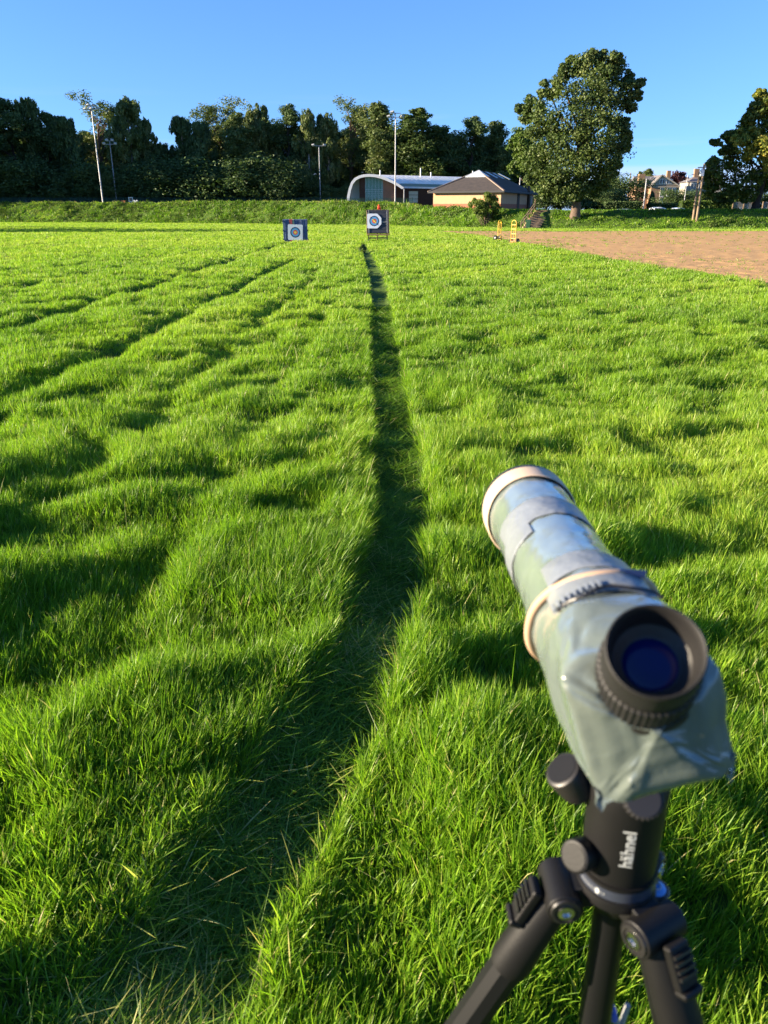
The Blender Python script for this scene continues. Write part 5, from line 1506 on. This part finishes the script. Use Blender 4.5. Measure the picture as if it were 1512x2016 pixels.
# panning scale ring with white marks
mb = MB(); mb.lathe([(-.009, .0225), (-.008, .0252), (-.0005, .0252), (0, .0235)], V3(0, 0, zb), (0, 0, 1), 64); sr = mb.build('scale_ring', mat('scale_blue_black', (.03, .035, .05), .4, spec=.5), head, smooth=35, origin=to)
mb = MB()
for k in range(48):
    th = 2 * math.pi * k / 72; c, s = math.cos(th), math.sin(th); big = k % 9 == 0
    mb.box(V3(.0253 * c, .0253 * s, zb - .0045), (.0004, .0022 if big else .0004, .0038 if big else .0014), Matrix.Rotation(th, 3, 'Z'))
mb.build('scale_mark', m_white, sr, origin=to)
mb = MB(); mb.lathe([(-.004, .026), (0, .0262), (.0035, .0255), (.004, .0245)], V3(0, 0, zb - .013), (0, 0, 1), 64); mb.build('base_disc', m_cast, head, smooth=35, origin=to)
# shoulder casting
zs0 = 1.0175
mb = MB(); mb.lathe([(-.010, .010), (-.004, .0165), (.006, .0195), (.012, .0215), (.014, .0238), (.018, .0238), (.020, .0218), (.024, .0218), (.026, .0250), (.030, .0250)], V3(0, 0, zs0), (0, 0, 1), 56); sh = mb.build('shoulder', m_cast, tri, smooth=35, origin=to)
mb = MB(); mb.cyl(V3(0, 0, .66), V3(0, 0, zs0 - .002), .0115, 24); mb.lathe([(0, .013), (.01, .014), (.02, .012)], V3(0, 0, .645), (0, 0, 1), 24); mb.build('centre_column', m_tubeb, tri, smooth=40, origin=to)
# bubble level at the back right
bl = at_depth(1289, 1757, .545)
mb = MB(); mb.lathe([(-.016, .0085), (0, .0098), (.004, .0098), (.005, .0085)], bl, (.0, -.1, 1), 32); mb.bar(V3(.012, .006, zs0 + .012), bl - Vector((0, 0, .010)), .010); lv = mb.build('bubble_level', m_ring, tri, smooth=35, origin=to)
mb = MB(); mb.lathe([(.0045, .0075), (.0058, .0062), (.0062, .002)], bl, (.0, -.1, 1), 32); bb = mb.build('bubble_window', m_bubble, lv, smooth=60, origin=to)
mb = MB(); pts = [bl + Vector((.0035 * math.cos(t), .0035 * math.sin(t), .0066)) for t in np.linspace(0, 6.1, 22)]; mb.tube(pts, .0004, 5); mb.build('bubble_circle', m_white, bb, origin=to)

def tripod_leg(hx, hy, fx, fy, label=None):
    """hinge offset and foot offset from the centre"""
    H = V3(hx, hy, zs0 + .004); zf = gz(TX_ + fx, TY_ + fy); Ft = V3(fx, fy, zf - .01)
    d = (Ft - H).normalized(); out = Vector((hx, hy, 0)).normalized(); tan = Vector((-out.y, out.x, 0))
    L_ = (Ft - H).length
    # casting that grips the hinge and the top of the tube
    mb = MB(); mb.lathe([(-.004, .0118), (.010, .0130), (.030, .0138), (.060, .0148), (.066, .0142)], H + d * .010, d, 36)
    leg = mb.build('leg', m_cast, tri, smooth=40, origin=to)
    mb = MB(); mb.cyl(H - tan * .0175, H + tan * .0175, .0122, 32); mb.bar(V3(0, 0, zs0 + .012), H, .020, .018); mb.build('hinge', m_cast, leg, smooth=40, bevel=.001, origin=to)
    for s_ in (-1, 1):
        mb = MB(); mb.lathe([(-.0005, .0104), (.0012, .0098), (.0014, .0078), (.0004, .0074)], H + tan * s_ * .0178, tan * s_, 32); mb.build('bolt_ring', m_ring, leg, smooth=40, origin=to)
        mb = MB(); mb.lathe([(.0, .0058), (.0018, .0054), (.0022, .0030), (.0006, .0028), (.0006, .0001)], H + tan * s_ * .0178, tan * s_, 24); mb.build('bolt', m_chrome, leg, smooth=30, origin=to)
    # angle catch on the outer side
    n = (out - d * out.dot(d)).normalized()
    c = H + n * .0165 + d * .017
    M = Matrix((tan, d, n)).transposed()
    mb = MB(); mb.box(c, (.017, .030, .007), M)
    mb.box(c + d * .017 + n * .001, (.017, .005, .010), M)
    ct = mb.build('angle_catch', m_cast, leg, bevel=.0018, origin=to)
    mb = MB()
    for k in range(4): mb.box(c + n * .0045 + d * (-.009 + .0048 * k), (.0145, .0020, .0022), M)
    mb.build('catch_rib', m_ring, ct, origin=to)
    # tube sections with their twist locks, and the foot
    x0_ = .070; secs = ((x0_, L_ * .42, .0128), (L_ * .42, L_ * .72, .0108), (L_ * .72, L_ - .02, .0090))
    for i, (a_, b_, r_) in enumerate(secs):
        mb = MB(); mb.lathe([(0, r_), (b_ - a_, r_)], H + d * a_, d, 10); mb.build('tube', m_tubeb, leg, smooth=25, origin=to)
        if i: mb = MB(); mb.lathe([(-.025, r_ + .003), (-.02, r_ + .005), (.02, r_ + .005), (.025, r_ + .002)], H + d * a_, d, 60, rib=20, ribd=.0008); mb.build('twist_lock', m_rubber, leg, smooth=40, origin=to)
    mb = MB(); mb.lathe([(-.03, .0105), (0, .013), (.008, .011)], H + d * (L_ - .01), d, 20); mb.build('foot', m_rubber, leg, smooth=40, origin=to)
    return leg
tripod_leg(-.0365, .0, -.50, .0)
tripod_leg(.0175, -.030, .33, -.39)
tripod_leg(.023, .028, .34, .36)
# little blue tie hanging on the centre column
bt = at_depth(1207, 2000, .60)
e = empty('cord_tie', bt); tag(e, 'tiny blue tie with a grey cord end hanging between the tripod legs', 'tie')
mb = MB(); mb.tube([(-.004, 0, .014), (-.002, -.001, .006), (.001, 0, -.004)], [.003, .0042, .003], 8); mb.build('blue_tab', mat('blue_plastic', (.03, .08, .45), .4, spec=.5), e, smooth=60)
mb = MB(); mb.tube([(.002, 0, -.002), (.005, .001, -.012), (.006, .0, -.024), (.010, .004, -.010), (.013, .006, .004)], .0024, 8); mb.build('cord_end', m_steel, e, smooth=60)
